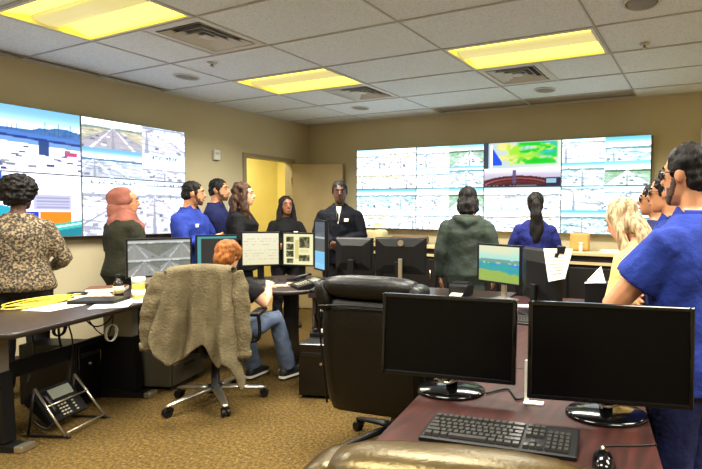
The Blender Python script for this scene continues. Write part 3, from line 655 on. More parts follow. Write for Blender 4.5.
# ------------------------------------------------------------------ people
DG = None
def remesh(mb, voxel, smooth=3, name='mesh', rough=None):
    """union of overlapping closed shapes as one continuous skin"""
    me = bpy.data.meshes.new(name); me.from_pydata(mb.v, [], mb.f); me.update()
    o = bpy.data.objects.new('tmp', me); COL.objects.link(o)
    m = o.modifiers.new('r', 'REMESH'); m.mode = 'VOXEL'; m.voxel_size = voxel
    if smooth: q = o.modifiers.new('s', 'SMOOTH'); q.factor = 0.5; q.iterations = smooth
    dg = bpy.context.evaluated_depsgraph_get(); dg.update()
    out = bpy.data.meshes.new_from_object(o.evaluated_get(dg)); out.name = name
    bpy.data.objects.remove(o); bpy.data.meshes.remove(me)
    if rough:
        amp, sc, seed = rough[:3]; st = rough[3] if len(rough) > 3 else (1, 1, 1)
        n = len(out.vertices); co = np.empty(n * 3); out.vertices.foreach_get('co', co); co = co.reshape(-1, 3)
        no = np.empty(n * 3); out.vertices.foreach_get('normal', no); no = no.reshape(-1, 3)
        d = np.array([noise.noise((p[0] * sc * st[0] + seed, p[1] * sc * st[1], p[2] * sc * st[2])) for p in co])
        out.vertices.foreach_set('co', (co + no * (d * amp)[:, None]).ravel()); out.update()
    out.polygons.foreach_set('use_smooth', [True] * len(out.polygons))
    return out

SKIN = {'light': mat('skin_light', rgb(224, 170, 134), 0.5, var=rgb(214, 154, 120), vscale=14), 'tan': mat('skin_tan', rgb(196, 138, 98), 0.5, var=rgb(182, 124, 86), vscale=14),
        'brown': mat('skin_brown', rgb(150, 98, 66), 0.5, var=rgb(134, 86, 58), vscale=14), 'dark': mat('skin_dark', rgb(88, 56, 40), 0.5, var=rgb(74, 46, 33), vscale=14)}
def hairm(name, c, v): return mat(name, c, 0.62, var=v, vscale=60, bump=0.5, bscale=130, stretch=(1, 1, 0.22), spec=0.2)
HAIR = {'black': hairm('hair_black', rgb(14, 12, 11), rgb(26, 21, 18)), 'brown': hairm('hair_brown', rgb(44, 29, 20), rgb(74, 50, 34)), 'red': hairm('hair_red', rgb(112, 62, 26), rgb(160, 98, 46)),
        'blonde': hairm('hair_blonde', rgb(120, 92, 60), rgb(206, 188, 150))}
def cloth(name, c, v=None, b=0.6, s=13): return mat(name, c, 0.85, var=v or tuple(x * 0.82 for x in c), vscale=10, bump=b, bscale=s, spec=0.15, bdist=0.03)
M_EYE = mat('eye_white', rgb(150, 140, 130), 0.5); M_IRIS = mat('iris', rgb(32, 22, 16), 0.2); M_LIP = mat('lips', rgb(156, 86, 74), 0.5)
M_LENSG = mat('spectacle_frame', rgb(22, 22, 24), 0.3)

def hand(mb, w, d, n, s=1.0, curl=0.5, side=1):
    """palm and five bent fingers: wrist point, direction, palm normal; side +1/-1 for the thumb"""
    w, d, n = Vector(w), Vector(d).normalized(), Vector(n).normalized()
    a = d.cross(n).normalized() * side; n = a.cross(d).normalized() * side
    mb.tube([w - d * .02 * s, w + d * .02 * s, w + d * .055 * s, w + d * .088 * s, w + d * .098 * s], [(.026 * s, .021 * s), (.034 * s, .018 * s), (.042 * s, .016 * s), (.041 * s, .014 * s), (.034 * s, .009 * s)], 12, up=tuple(n))
    for k, (off, ln) in enumerate(((.031, .070), (.0105, .079), (-.0105, .074), (-.031, .058))):
        p = w + d * .085 * s + a * off * s; q = (d + a * off * 3.2).normalized(); pts = [p]
        for j, fr in enumerate((.42, .33, .25)):
            c = curl * (0.55 + .55 * j); q2 = (q * math.cos(c) + n * math.sin(c)).normalized(); p = p + q2 * ln * fr * s * 1.05; pts.append(p)
        mb.tube([tuple(x) for x in pts], [.0098 * s, .0092 * s, .0084 * s, .006 * s], 8)
    p = w + d * .022 * s + a * .028 * s; q1 = (d * .62 + a * .78 + n * .15).normalized(); q2 = (d * .9 + a * .35 + n * .35 * (1 + curl)).normalized()
    mb.tube([tuple(p), tuple(p + q1 * .032 * s), tuple(p + q1 * .034 * s + q2 * .03 * s), tuple(p + q1 * .034 * s + q2 * .055 * s)], [.015 * s, .0115 * s, .0102 * s, .0065 * s], 8)

def person(label, x, y, yaw, H=1.75, female=False, skin='tan', top=None, sleeve=1.0, hem=0.84, fit=0.016, bottom=None, shoes=None, hair=None, hairc='black', beard=False, lean=0.0,
           head=(0, 0, 0), arms=None, seated=None, glasses=False, girth=1.0, collar=False, extra=None, voxel=0.0085, hoodie=False, badge=None, hand_curl=0.5, z0=0.0, skirt_open=False, rough_top=0.006):
    s = H / 1.75
    root = thing('person', label, 'person', (x, y, z0), yaw)
    G = girth
    sw = (.150 if female else .178) * (0.7 + 0.3 * G)                # half shoulder width
    hipz = .92 if seated is None else seated['hip'] / s
    dz = hipz - .92
    R3 = Matrix.Rotation(-lean, 4, 'X'); UP = Matrix.Scale(s, 4) @ Matrix.Translation((0, 0, hipz)) @ R3 @ Matrix.Translation((0, 0, -.92))
    if female: tor = [(.80, .13, .10, 0), (.90, .17 * G, .118 * G, -.012), (1.0, .15 * G, .108 * G, -.005), (1.09, .128 * G, .098 * G, 0), (1.20, .142 * G, .108 * G, .006), (1.30, .152 * G, .118 * G, .012), (1.375, .150 * G, .096, 0), (1.42, .122, .076, -.008), (1.455, .080, .062, -.01), (1.48, .056, .054, -.01)]
    else: tor = [(.80, .135, .10, 0), (.90, .165 * G, .115 * G, -.01), (1.0, .152 * G, .108 * G, -.002), (1.09, .148 * G, .106 * G, .002), (1.20, .162 * G, .114 * G, .002), (1.31, .176 * G, .118 * G, .0), (1.375, .176 * G, .104, -.004), (1.425, .142, .082, -.01), (1.46, .095, .068, -.01), (1.49, .064, .060, -.01)]
    # arms: (elbow, wrist) for right and left, in units of a 1.75 m body
    if arms is None: arms = (((.25, -.03, 1.13), (.26, .06, .88)), ((-.25, -.03, 1.13), (-.26, .06, .88)))
    U = lambda p: Vector(p) * s
    sh = [UP @ Vector((k * sw, -.005, 1.372)) for k in (1, -1)]
    AR = [.058, .053, .043, .042, .027] if not female else [.05, .045, .037, .036, .023]
    AR = [a * (0.55 + .45 * G) for a in AR]
    def arm_pts(i):
        e, w = U(arms[i][0]), U(arms[i][1]); a = sh[i]
        return [a - (e - a).normalized() * .0, a.lerp(e, .45), e, e.lerp(w, .35), w]
    # legs
    if seated is None:
        spread = .095
        lg = [[(k * spread, -.0, hipz - .02), (k * (spread + .004), .012, .70), (k * (spread + .006), .01, .49), (k * (spread + .01), -.015, .32), (k * (spread + .012), -.02, .085)] for k in (1, -1)]
        lg = [[U(p) for p in l] for l in lg]; toe = [Vector((.12, .99, 0)), Vector((-.12, .99, 0))]
    else:
        lg = [[U(seated['legs'][k][0]), U(seated['legs'][k][0]).lerp(U(seated['legs'][k][1]), .5), U(seated['legs'][k][1]), U(seated['legs'][k][1]).lerp(U(seated['legs'][k][2]), .4), U(seated['legs'][k][2])] for k in (0, 1)]
        toe = [Vector(seated['toe'][k]) for k in (0, 1)]
    LR = [.088, .078, .056, .056, .038]
    if female: LR = [.088, .074, .053, .051, .034]
    LR = [l * (0.4 + .6 * G) for l in LR]
    # --- body: one continuous surface
    b = MB(); b.rings(tor, UP)
    for i in (0, 1):
        b.tube(arm_pts(i), [r * s for r in AR], 12); b.ell(tuple(sh[i]), (.046 * s, .046 * s, .044 * s))
        w, e = U(arms[i][1]), U(arms[i][0]); pn = Vector(arms[i][2]) if len(arms[i]) > 2 else Vector((-1 if i == 0 else 1, 0, 0))
        d = Vector(arms[i][3]) if len(arms[i]) > 3 else (w - e)
        hand(b, w, d, pn, s * (.93 if female else 1.0), hand_curl, 1 if i == 1 else -1)
        b.tube(lg[i], [r * s for r in LR], 12)
        a = lg[i][4]; t_ = toe[i].normalized()
        b.tube([a - t_ * .04 * s + Vector((0, 0, -.02 * s)), a + t_ * .06 * s + Vector((0, 0, -.045 * s)), a + t_ * .15 * s + Vector((0, 0, -.062 * s))], [(.036 * s, .04 * s), (.04 * s, .03 * s), (.03 * s, .015 * s)], 10, up=(0, 0, 1))
    hy, hp, hr = head
    nb = UP @ Vector((0, -.01, 1.45)); HC = UP @ Vector((0, .012, 1.475))
    HM = Matrix.Translation(HC) @ R3.inverted().lerp(Matrix.Identity(4), .0) @ Matrix.Identity(4)
    HM = Matrix.Translation(HC) @ Matrix.Rotation(hy, 4, 'Z') @ Matrix.Rotation(-hp, 4, 'X') @ Matrix.Rotation(hr, 4, 'Y') @ Matrix.Scale(s, 4) @ Matrix.Translation((0, .012, .152))
    b.tube([tuple(nb), tuple(HM @ Vector((0, -.02, -.02)))], [(.056 if not female else .047) * s, (.056 if not female else .047) * s], 12)
    hw = .94 if female else 1.0
    b.rings([(-.118, .022, .020, .062), (-.106, .040, .042, .046), (-.078, .056 * hw, .070, .024), (-.040, .066 * hw, .086, .010), (0, .072 * hw, .094, 0), (.04, .075 * hw, .097, -.004), (.075, .068 * hw, .088, -.008), (.10, .050, .066, -.010), (.115, .024, .032, -.012)], HM, 20)
    b.tube([(0, .086, .024), (0, .099, .0), (0, .113, -.022), (0, .098, -.036)], [.008, .011, .014, .010], 8, M=HM)          # nose
    b.ell((0, .080, .034), (.05, .018, .012), HM); b.ell((0, .086, -.062), (.024, .016, .016), HM)                          # brow, mouth
    for k in (1, -1): b.ell((k * .076 * hw, -.006, -.004), (.011, .019, .031), HM)
    link('body', remesh(b, voxel, 2, 'body'), SKIN[skin], root)
    # --- face
    for k in (1, -1):
        e = MB().ell((k * .030, .0835, .010), (.0125, .0075, .0065), HM, 10, 7).build('eye', M_EYE, root, True)
        MB().ell((k * .030, .0905, .010), (.0066, .0035, .0066), HM, 8, 5).build('iris', M_IRIS, e, True)
        MB().tube([(k * .012, .094, .034), (k * .030, .092, .040), (k * .050, .080, .034)], [(.004, .005)] * 3, 6, M=HM).build('eyebrow', HAIR[hairc if hairc != 'blonde' else 'brown'], root, True)
    MB().tube([(-.024, .088, -.066), (0, .1015, -.063), (.024, .088, -.066)], [(.003, .003), (.006, .008), (.003, .003)], 8, M=HM).build('mouth', M_LIP if skin != 'dark' else mat('lips_dark', rgb(84, 48, 42), 0.6), root, True)
    if beard:
        q = MB()
        HRZ = ((-.118, .022, .020, .062), (-.106, .040, .042, .046), (-.078, .056, .070, .024), (-.040, .066, .086, .010), (0, .072, .094, 0), (.04, .075, .097, -.004))
        def arc(z, a0, a1, off, n=12):
            z = max(-.118, z); i_ = max(k for k in range(5) if HRZ[k][0] <= z); A, B = HRZ[i_], HRZ[i_ + 1]; t_ = (z - A[0]) / (B[0] - A[0]); rx, ry, yo = (A[k] + (B[k] - A[k]) * t_ for k in (1, 2, 3))
            return [((rx + off) * math.sin(a0 + (a1 - a0) * k / (n - 1)), yo + (ry + off) * math.cos(a0 + (a1 - a0) * k / (n - 1)), z) for k in range(n)]
        def band(zs, a0, a1): q.loft([arc(z, a0, a1, .0022) + arc(z, a0, a1, -.008)[::-1] for z in zs], True, HM)
        band((-.118, -.106, -.09, -.080, -.074), -1.45, 1.45)
        for k in (1, -1): band((-.078, -.06, -.045), k * .85, k * 1.5); band((-.05, -.03, -.008), k * 1.2, k * 1.55)
        q.tube([(-.034, .080, -.058), (-.024, .092, -.049), (0, .099, -.046), (.024, .092, -.049), (.034, .080, -.058)], .005, 8, M=HM)
        link('beard', remesh(q, .005, 1, 'beard', (.002, 90, 3)), mat('beard_dark', rgb(92, 64, 48), 0.75, var=rgb(56, 38, 30), vscale=140), root)
    if glasses:
        q = MB()
        for k in (1, -1):
            q.tube([(k * .034 + .027 * math.cos(a) * 1.0, .101 - .008 * abs(math.cos(a)) * (1 if math.cos(a) * k > 0 else 0), .008 + .019 * math.sin(a)) for a in [2 * PI * j / 16 for j in range(17)]], .0026, 6, M=HM)
            q.tube([(k * .061, .092, .014), (k * .076, .05, .014), (k * .080, -.01, .008)], .0025, 6, M=HM)
        q.tube([(-.008, .105, .012), (.008, .105, .012)], .0025, 6, M=HM)
        gl = q.build('glasses', M_LENSG, root, True)
        for k in (1, -1):
            MB().ell((k * .034, .099, .008), (.024, .0025, .017), HM, 14, 6).build('lens', mat('spectacle_lens', rgb(120, 130, 138), 0.05, spec=0.8), gl, True)
    # --- hair
    if hair:
        q = MB(); vx = .009; rg = (.010, 38, len(label)); 
        if hair == 'short':
            q.ell((0, -.010, .046), (.083, .094, .086), HM, 18, 12); q.ell((0, -.045, -.01), (.072, .062, .075), HM)
            for k in (1, -1): q.ell((k * .066, .012, .022), (.016, .03, .045), HM)
            rg = (.010, 45, len(label)); vx = .008
        elif hair == 'afro':
            q.ell((0, -.03, .045), (.118, .122, .112), HM, 18, 12); q.ell((0, -.06, -.02), (.10, .085, .08), HM); rg = (.024, 44, 3)
        elif hair == 'bowl':
            q.ell((0, -.012, .038), (.102, .112, .100), HM, 18, 12); q.ell((0, -.042, -.03), (.094, .080, .080), HM)
            for k in (1, -1): q.ell((k * .072, .02, .01), (.02, .05, .05), HM)
            rg = (.010, 30, 5)
        elif hair in ('long', 'curly'):
            cu = hair == 'curly'
            q.ell((0, -.022, .044), (.090, .100, .090), HM, 18, 12); q.ell((0, -.05, -.03), (.086, .066, .09), HM)
            wd = 1.35 if cu else 1.0
            for k in (1, -1):
                q.tube([(k * .050, .03, .07), (k * .082, .012, .0), (k * .088 * wd, .0, -.09), (k * .098 * wd, .008, -.18), (k * .085 * wd, .02, -.28), (k * .06, .03, -.33)], [(.02, .022), (.024, .032), (.030 * wd, .04), (.036 * wd, .042), (.03 * wd, .034), (.01, .012)], 10, M=HM)
            q.tube([(0, -.06, .05), (0, -.085, -.06), (0, -.095, -.18), (0, -.09, -.28), (0, -.08, -.34)], [(.06, .03), (.085 * wd, .045), (.095 * wd, .04), (.08 * wd, .03), (.03, .012)], 14, M=HM, up=(0, 1, 0))
            rg = (.020, 26, 9, (1, 1, .7)) if cu else (.010, 34, 4, (1, 1, .3))
        elif hair == 'ponytail':
            q.ell((0, -.010, .042), (.086, .098, .090), HM, 18, 12); q.ell((0, -.045, -.015), (.078, .06, .08), HM)
            q.tube([(0, -.09, .05), (0, -.135, .01), (0, -.145, -.10), (.01, -.14, -.22), (.005, -.135, -.34), (0, -.125, -.44), (0, -.12, -.49)], [(.03, .03), (.042, .035), (.062, .04), (.072, .042), (.062, .038), (.042, .026), (.012, .01)], 14, M=HM, up=(0, 1, 0))
            rg = (.012, 34, 4, (1, 1, .3))
        elif hair == 'shag':
            q.ell((0, -.012, .042), (.090, .102, .094), HM, 18, 12); q.ell((0, -.052, -.035), (.085, .064, .095), HM)
            q.tube([(0, -.06, .04), (0, -.085, -.06), (0, -.09, -.13), (.0, -.07, -.18)], [(.07, .035), (.085, .05), (.08, .045), (.03, .02)], 14, M=HM, up=(0, 1, 0))
            for k in (1, -1): q.tube([(k * .06, .03, .06), (k * .086, .015, -.01), (k * .086, .01, -.09), (k * .07, .0, -.15)], [(.018, .025), (.024, .036), (.024, .034), (.01, .014)], 10, M=HM)
            rg = (.016, 30, 6, (1, 1, .45))
        elif hair == 'hijab':
            q.ell((0, -.046, .030), (.096, .116, .112), HM, 20, 12); q.ell((0, -.03, -.08), (.088, .090, .075), HM); q.ell((0, .02, -.125), (.06, .072, .04), HM)
            q.tube([tuple(HM @ Vector((0, .0, -.10))), tuple(UP @ Vector((0, .0, 1.44))), tuple(UP @ Vector((0, .03, 1.36))), tuple(UP @ Vector((0, .065, 1.20)))], [(.092 * s, .10 * s), (.13 * s, .12 * s), (.175 * s, .155 * s), (.12 * s, .135 * s)], 18, up=(0, 1, 0))
            q.ell(tuple(HM @ Vector((0, -.09, -.09))), (.07 * s, .06 * s, .10 * s))
            rg = (.016, 9, 2, (1, 1, 1.6))
        hm = cloth('headscarf', rgb(146, 92, 78), rgb(122, 74, 62), .4, 14) if hair == 'hijab' else HAIR[hairc]
        ho = link('headscarf' if hair == 'hijab' else 'hair', remesh(q, vx, 2, 'hair', rg), hm, root)
        if hair == 'ponytail': MB().lathe([(0.036, -.012), (0.040, 0), (0.036, .012)], 14, HM @ Matrix.Translation((0, -.118, .035)) @ Matrix.Rotation(.9, 4, 'X')).build('hair_tie', M_BLACK, ho, True)
    # --- top
    if top is not None:
        q = MB(); f = fit
        rows = [(z, rx + f, ry + f, yo) for (z, rx, ry, yo) in tor if z > hem + .02]
        z_, rx_, ry_, yo_ = next((t_ for t_ in reversed(tor) if t_[0] <= hem + .02), tor[0])
        nx = next(t_ for t_ in tor if t_[0] > hem + .02)
        k = max(0, min(1, (hem - z_) / max(nx[0] - z_, 1e-4)))
        rows = [(hem, max(rx_ + (nx[1] - rx_) * k, .155 * G) + f * 1.3, max(ry_ + (nx[2] - ry_) * k, .11 * G) + f * 1.3, yo_)] + rows
        rows[-1] = (1.475, .062 + f, .058 + f, -.01)
        q.rings(rows, UP)
        for i in (0, 1):
            p = arm_pts(i); r_ = [(r + f * .75) * s for r in AR]; r_[0] *= .92; q.ell(tuple(sh[i] - Vector((0, 0, .5 * f))), ((.052 + f * .7) * s, (.054 + f * .7) * s, (.056 + f * .5) * s))
            if sleeve >= .99: q.tube(p, r_[:-1] + [r_[-1] * 1.05], 12)
            else: q.tube(p[:2] + [p[1].lerp(p[2], sleeve)], [r_[0] * 1.06, r_[1] * 1.16, r_[1] * 1.16], 12)
        if hoodie:
            q.tube([UP @ Vector((-.10, .03, 1.45)), UP @ Vector((-.115, -.05, 1.45)), UP @ Vector((-.07, -.11, 1.42)), UP @ Vector((0, -.135, 1.395)), UP @ Vector((.07, -.11, 1.42)), UP @ Vector((.115, -.05, 1.45)), UP @ Vector((.10, .03, 1.45))], [.026 * s, .034 * s, .045 * s, .052 * s, .045 * s, .034 * s, .026 * s], 12)
        to = link('top', remesh(q, .010, 2, 'top', (rough_top, 11, len(label) * 1.3)), top, root)
        if collar:
            for k in (1, -1):
                MB().add([tuple(UP @ Vector(p)) for p in ((k * .005, .068, 1.425), (k * .075, .062, 1.43), (k * .082, .0, 1.475), (k * .055, .035, 1.500), (k * .005, .080, 1.428), (k * .080, .074, 1.432), (k * .092, .0, 1.478), (k * .060, .042, 1.506))],
                         [(0, 1, 2, 3), (7, 6, 5, 4), (0, 4, 5, 1), (1, 5, 6, 2), (2, 6, 7, 3), (3, 7, 4, 0)]).build('collar', top, to)
            MB().tube([tuple(UP @ Vector((.085 * math.sin(a), -.01 - .078 * math.cos(a), 1.465))) for a in [-1.7 + .34 * j for j in range(11)]], [(.008, .022)] * 11, 8, up=(0, 0, 1)).build('collar', top, to, True)
        if badge:
            c = UP @ Vector((badge[0], badge[1], badge[2])); MB().rbox(tuple(c), (.05 * s, .012, .035 * s), .004).build('badge', M_PAPER, to)
    # --- trousers, shoes
    if bottom is not None:
        q = MB()
        q.rings([(z, rx + .010, ry + .010, yo) for (z, rx, ry, yo) in tor if z < 1.02], UP)
        for i in (0, 1):
            l = [Vector(p) for p in lg[i]]; r_ = [(r + .013) * s for r in LR[:-1]] + [(LR[-1] + .03) * s]
            q.tube(l, r_, 12)
            if seated is not None: q.ell(tuple(l[0]), (.10 * s,) * 3)
        link('trousers', remesh(q, .012, 2, 'trousers', (.008, 12, 4)), bottom, root)
    if shoes is not None:
        for i in (0, 1):
            a = lg[i][4]; t_ = toe[i].normalized(); T = Matrix.Translation((a.x, a.y, 0)) @ Matrix.Rotation(math.atan2(t_.y, t_.x), 4, 'Z') @ Matrix.Scale(s, 4)
            zb = a.z / s - .085; T = T @ Matrix.Translation((0, 0, zb))
            q = MB().loft([[(x_, math.cos(2 * PI * k / 14) * w_, .018 + (h_ - .018) * max(0, math.sin(2 * PI * k / 14)) ** .8) for k in range(14)] for x_, w_, h_ in ((-.085, .022, .06), (-.07, .038, .10), (-.02, .043, .115), (.04, .045, .10), (.10, .050, .07), (.155, .044, .055), (.185, .022, .035))], True, T)
            so = q.build('shoe', shoes, root, True)
            MB().prism([(-.09, -.02), (-.075, -.04), (.04, -.046), (.11, -.053), (.165, -.042), (.195, 0), (.165, .042), (.11, .053), (.04, .046), (-.075, .04), (-.09, .02)], 0.0, .022, T).build('sole', M_WHITE if shoes.name.startswith('sneaker') else M_BLACK, so)
    if extra: extra(root, UP, HM, s)
    return root

def yawf(x, y, a):
    """heading for a facing angle a seen from the camera spot: 0 away, 90 to the right, 180 towards, -90 to the left"""
    v = Vector((x, y)).normalized(); r_ = Vector((v.y, -v.x)); d = v * math.cos(math.radians(a)) + r_ * math.sin(math.radians(a))
    return math.atan2(-d.x, d.y)
D = math.radians
FOLD = (((.25, .10, 1.12), (-.04, .22, 1.17), (0, -1, 0)), ((-.25, .10, 1.12), (.07, .20, 1.11), (0, -1, 0)))
FRONT = (((.25, .02, 1.14), (.05, .22, 1.06), (-1, 0, 0)), ((-.25, .02, 1.14), (-.05, .22, 1.06), (1, 0, 0)))
C_POLO = cloth('polo_blue', rgb(42, 60, 144), rgb(32, 47, 118)); C_NAVY = cloth('navy_cloth', rgb(34, 40, 84), rgb(26, 30, 64)); C_BLACK = cloth('black_cloth', rgb(15, 15, 16), rgb(22, 22, 23))
C_JEANS = cloth('jeans', rgb(70, 82, 104), rgb(96, 108, 128)); C_TROU = cloth('dark_trousers', rgb(34, 32, 34), rgb(26, 25, 27)); C_SHOE = mat('black_shoe', rgb(22, 20, 20), 0.4)
C_OLIVE = cloth('dark_olive_cloth', rgb(36, 36, 26), rgb(46, 46, 34)); C_GREEN = cloth('grey_green_cloth', rgb(54, 62, 54), rgb(44, 52, 47)); C_YEL = cloth('yellow_cloth', rgb(238, 206, 128), rgb(226, 190, 108))
C_NJ = cloth('navy_black_jacket', rgb(14, 15, 22), rgb(20, 22, 30)); C_DEEP = cloth('royal_blue_cloth', rgb(34, 40, 104), rgb(26, 31, 84))
def speckle():
    m = bpy.data.materials.new('speckled_knit'); m.use_nodes = True; nt = m.node_tree; b = nt.nodes['Principled BSDF']; b.inputs['Roughness'].default_value = .9
    tc = nt.nodes.new('ShaderNodeTexCoord'); n = nt.nodes.new('ShaderNodeTexNoise'); n.inputs['Scale'].default_value = 70; n.inputs['Detail'].default_value = 5; nt.links.new(tc.outputs['Object'], n.inputs['Vector'])
    r = nt.nodes.new('ShaderNodeValToRGB'); e = r.color_ramp.elements; e[0].position = .40; e[0].color = (*rgb(32, 27, 22), 1); e[1].position = .62; e[1].color = (*rgb(140, 122, 92), 1)
    k = e.new(.5); k.color = (*rgb(78, 66, 50), 1); nt.links.new(n.outputs['Fac'], r.inputs[0]); nt.links.new(r.outputs[0], b.inputs['Base Color']); return m

def shirt_front(root, UP, HM, s):
    P_ = [(-.030, .088, 1.462), (.030, .088, 1.462), (.016, .142, 1.36), (.004, .148, 1.27), (-.004, .148, 1.27), (-.016, .142, 1.36)]
    MB().add([tuple(UP @ Vector(p)) for p in P_] + [tuple(UP @ Vector((a, b - .03, c))) for a, b, c in P_], [(0, 1, 2, 3, 4, 5), (11, 10, 9, 8, 7, 6)] + [(i, (i + 1) % 6, (i + 1) % 6 + 6, i + 6) for i in range(6)]).build('shirt_front', mat('shirt_white', rgb(190, 186, 176), .8), root)
person('woman with short curly black hair in a speckled knit top, facing the left screens', -4.62, 1.84, yawf(-4.62, 1.84, 12), 1.63, True, 'dark', speckle(), 1.0, .86, .022, C_TROU, C_SHOE, 'afro', 'black', head=(D(-14), D(4), 0),
       arms=(((.27, .03, 1.10), (.16, .26, 1.02), (-1, 0, 0)), ((-.26, .02, 1.12), (-.06, .24, 1.12), (1, 0, 0))), girth=1.22)
person('woman in a salmon headscarf and dark cardigan beside the left screens', -4.86, 2.68, yawf(-4.86, 2.68, 58), 1.60, True, 'tan', C_OLIVE, 1.0, .70, .030, C_TROU, C_SHOE, 'hijab', 'black', head=(D(-22), D(2), 0), arms=FRONT, girth=1.12)
person('man in a blue polo with arms folded, standing before the left wall', -4.72, 3.22, yawf(-4.72, 3.22, 122), 1.70, False, 'tan', C_POLO, 1.0, .86, .018, C_TROU, C_SHOE, 'short', 'black', True, head=(D(34), D(2), 0), arms=FOLD, collar=True, badge=(.10, .135, 1.30), girth=1.15)
person('bearded man half hidden behind the man in the blue polo', -5.08, 3.78, yawf(-5.08, 3.78, 105), 1.77, False, 'tan', C_NAVY, 1.0, .86, .016, C_TROU, C_SHOE, 'short', 'black', True, head=(D(-6), 0, 0), arms=FOLD, collar=True, girth=1.05)
person('woman with long wavy brown hair in a black jacket, looking right', -4.54, 3.66, yawf(-4.54, 3.66, 100), 1.71, True, 'light', C_BLACK, 1.0, .80, .032, C_TROU, C_SHOE, 'curly', 'brown', head=(D(12), 0, 0), arms=FRONT, girth=1.15)
person('young woman with long dark hair in a black jacket by the open door', -4.70, 4.42, yawf(-4.70, 4.42, 168), 1.60, True, 'brown', C_BLACK, 1.0, .84, .024, C_TROU, C_SHOE, 'long', 'black', head=(D(4), 0, 0), arms=FOLD, badge=(-.09, .15, 1.27), girth=1.08)
person('man in a dark jacket with clasped hands beside the back video wall', -3.86, 4.42, yawf(-3.86, 4.42, 188), 1.77, False, 'dark', C_NJ, 1.0, .82, .028, C_TROU, C_SHOE, 'short', 'black', True, head=(D(8), D(6), 0), arms=FRONT, badge=(-.09, .155, 1.31), collar=True, extra=shirt_front)
person('person seen from behind in a grey green hooded jacket', -2.04, 4.06, yawf(-2.04, 4.06, 3), 1.66, False, 'tan', C_GREEN, 1.0, .62, .044, C_TROU, C_SHOE, 'shag', 'black', head=(0, D(8), 0), hoodie=True, girth=1.08, rough_top=.012, voxel=.010)
person('woman seen from behind with a long dark ponytail and blue shirt', -1.49, 4.38, yawf(-1.49, 4.38, -4), 1.62, True, 'tan', C_DEEP, 1.0, .84, .022, C_TROU, C_SHOE, 'ponytail', 'black', girth=1.1, arms=FRONT, voxel=.010)
person('blonde woman in a yellow top leaning over the desk', -0.26, 2.62, yawf(-.26, 2.62, -62), 1.52, True, 'light', C_YEL, 1.0, .84, .024, C_TROU, C_SHOE, 'long', 'blonde', lean=D(12), head=(D(4), D(26), 0),
       arms=(((.22, .18, 1.02), (.10, .36, .98), (-1, 0, 0)), ((-.22, .14, 1.00), (-.08, .32, .96), (1, 0, 0))), girth=1.0)
person('man in glasses and a blue polo behind the foreground man', -0.215, 3.13, yawf(-.215, 3.13, -82), 1.66, False, 'tan', C_POLO, .4, .86, .016, C_TROU, C_SHOE, 'short', 'black', False, head=(0, D(2), 0), arms=FOLD, glasses=True, collar=True)
person('person in dark glasses mostly hidden behind the blonde woman', -0.355, 3.74, yawf(-.355, 3.74, -85), 1.64, False, 'tan', C_NAVY, 1.0, .86, .016, C_TROU, C_SHOE, 'short', 'black', False, arms=FOLD, glasses=True)
person('large man in a blue polo with folded arms, nearest at the right', -0.055, 2.03, yawf(-.055, 2.03, -66), 1.68, False, 'tan', C_POLO, .30, .80, .026, C_NAVY, C_SHOE, 'short', 'black', True, head=(D(-6), D(2), 0),
       arms=(((.27, .12, 1.13), (.0, .20, 1.13), (0, -1, 0), (-1, -.25, 0)), ((-.25, .20, 1.11), (-.03, .17, 1.02), (0, -1, 0), (1, -.35, .1))), glasses=True, collar=True, girth=1.22, voxel=.006)
# the seated operator
SEAT = dict(hip=.48, legs=[((.10, .02, .54), (.36, .44, .60), (.42, .58, .11)), ((-.10, .02, .54), (.02, .50, .59), (.10, .60, .11))], toe=[(.55, .85, 0), (.3, .95, 0)])
C_SNK = mat('sneaker_black', rgb(28, 26, 26), 0.6)
person('red haired man in a black t-shirt and jeans seated at the console', -3.285, 2.385, D(28), 1.58, False, 'light', C_BLACK, .42, .86, .018, C_JEANS, C_SNK, 'bowl', 'red', lean=D(24), head=(D(-18), D(16), 0),
       arms=(((.36, .20, .78), (.30, .44, .88), (-.5, 0, -1)), ((-.30, .22, .82), (-.16, .44, .88), (0, 0, -1))), seated=SEAT, girth=1.15)

# ------------------------------------------------------------------ chairs
M_LEATH = mat('black_leather', rgb(9, 8, 6), 0.36, var=rgb(13, 11, 9), vscale=30, bump=0.25, bscale=90, spec=0.3)
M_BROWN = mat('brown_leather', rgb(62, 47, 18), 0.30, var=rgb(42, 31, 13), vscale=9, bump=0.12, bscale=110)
M_BROWN.node_tree.nodes['Principled BSDF'].inputs['Specular Tint'].default_value = (1, .82, .38, 1)  # gold highlight tint stands in for the reflection of yellow lights
M_CHFAB = cloth('chair_fabric', rgb(30, 28, 26))
def pad(w, d, h, r, wob=0.0, n=28, m=9, ex=3.4):
    """soft cushion: superellipse rings stacked along z, rounded ends"""
    rr = []
    for i in range(m):
        a = -PI / 2 + PI * i / (m - 1); k = math.cos(a); zz = math.copysign(abs(math.sin(a)) ** .8, a) * h / 2; inset = r * (1 - abs(k) ** .6 if abs(k) > 1e-6 else 1)
        ring = []
        for j in range(n):
            t_ = 2 * PI * j / n; c_, s_ = math.cos(t_), math.sin(t_)
            ring.append(((w / 2 - inset) * math.copysign(abs(c_) ** (2 / ex), c_), (d / 2 - inset) * math.copysign(abs(s_) ** (2 / ex), s_), zz))
        rr.append(ring)
    return rr
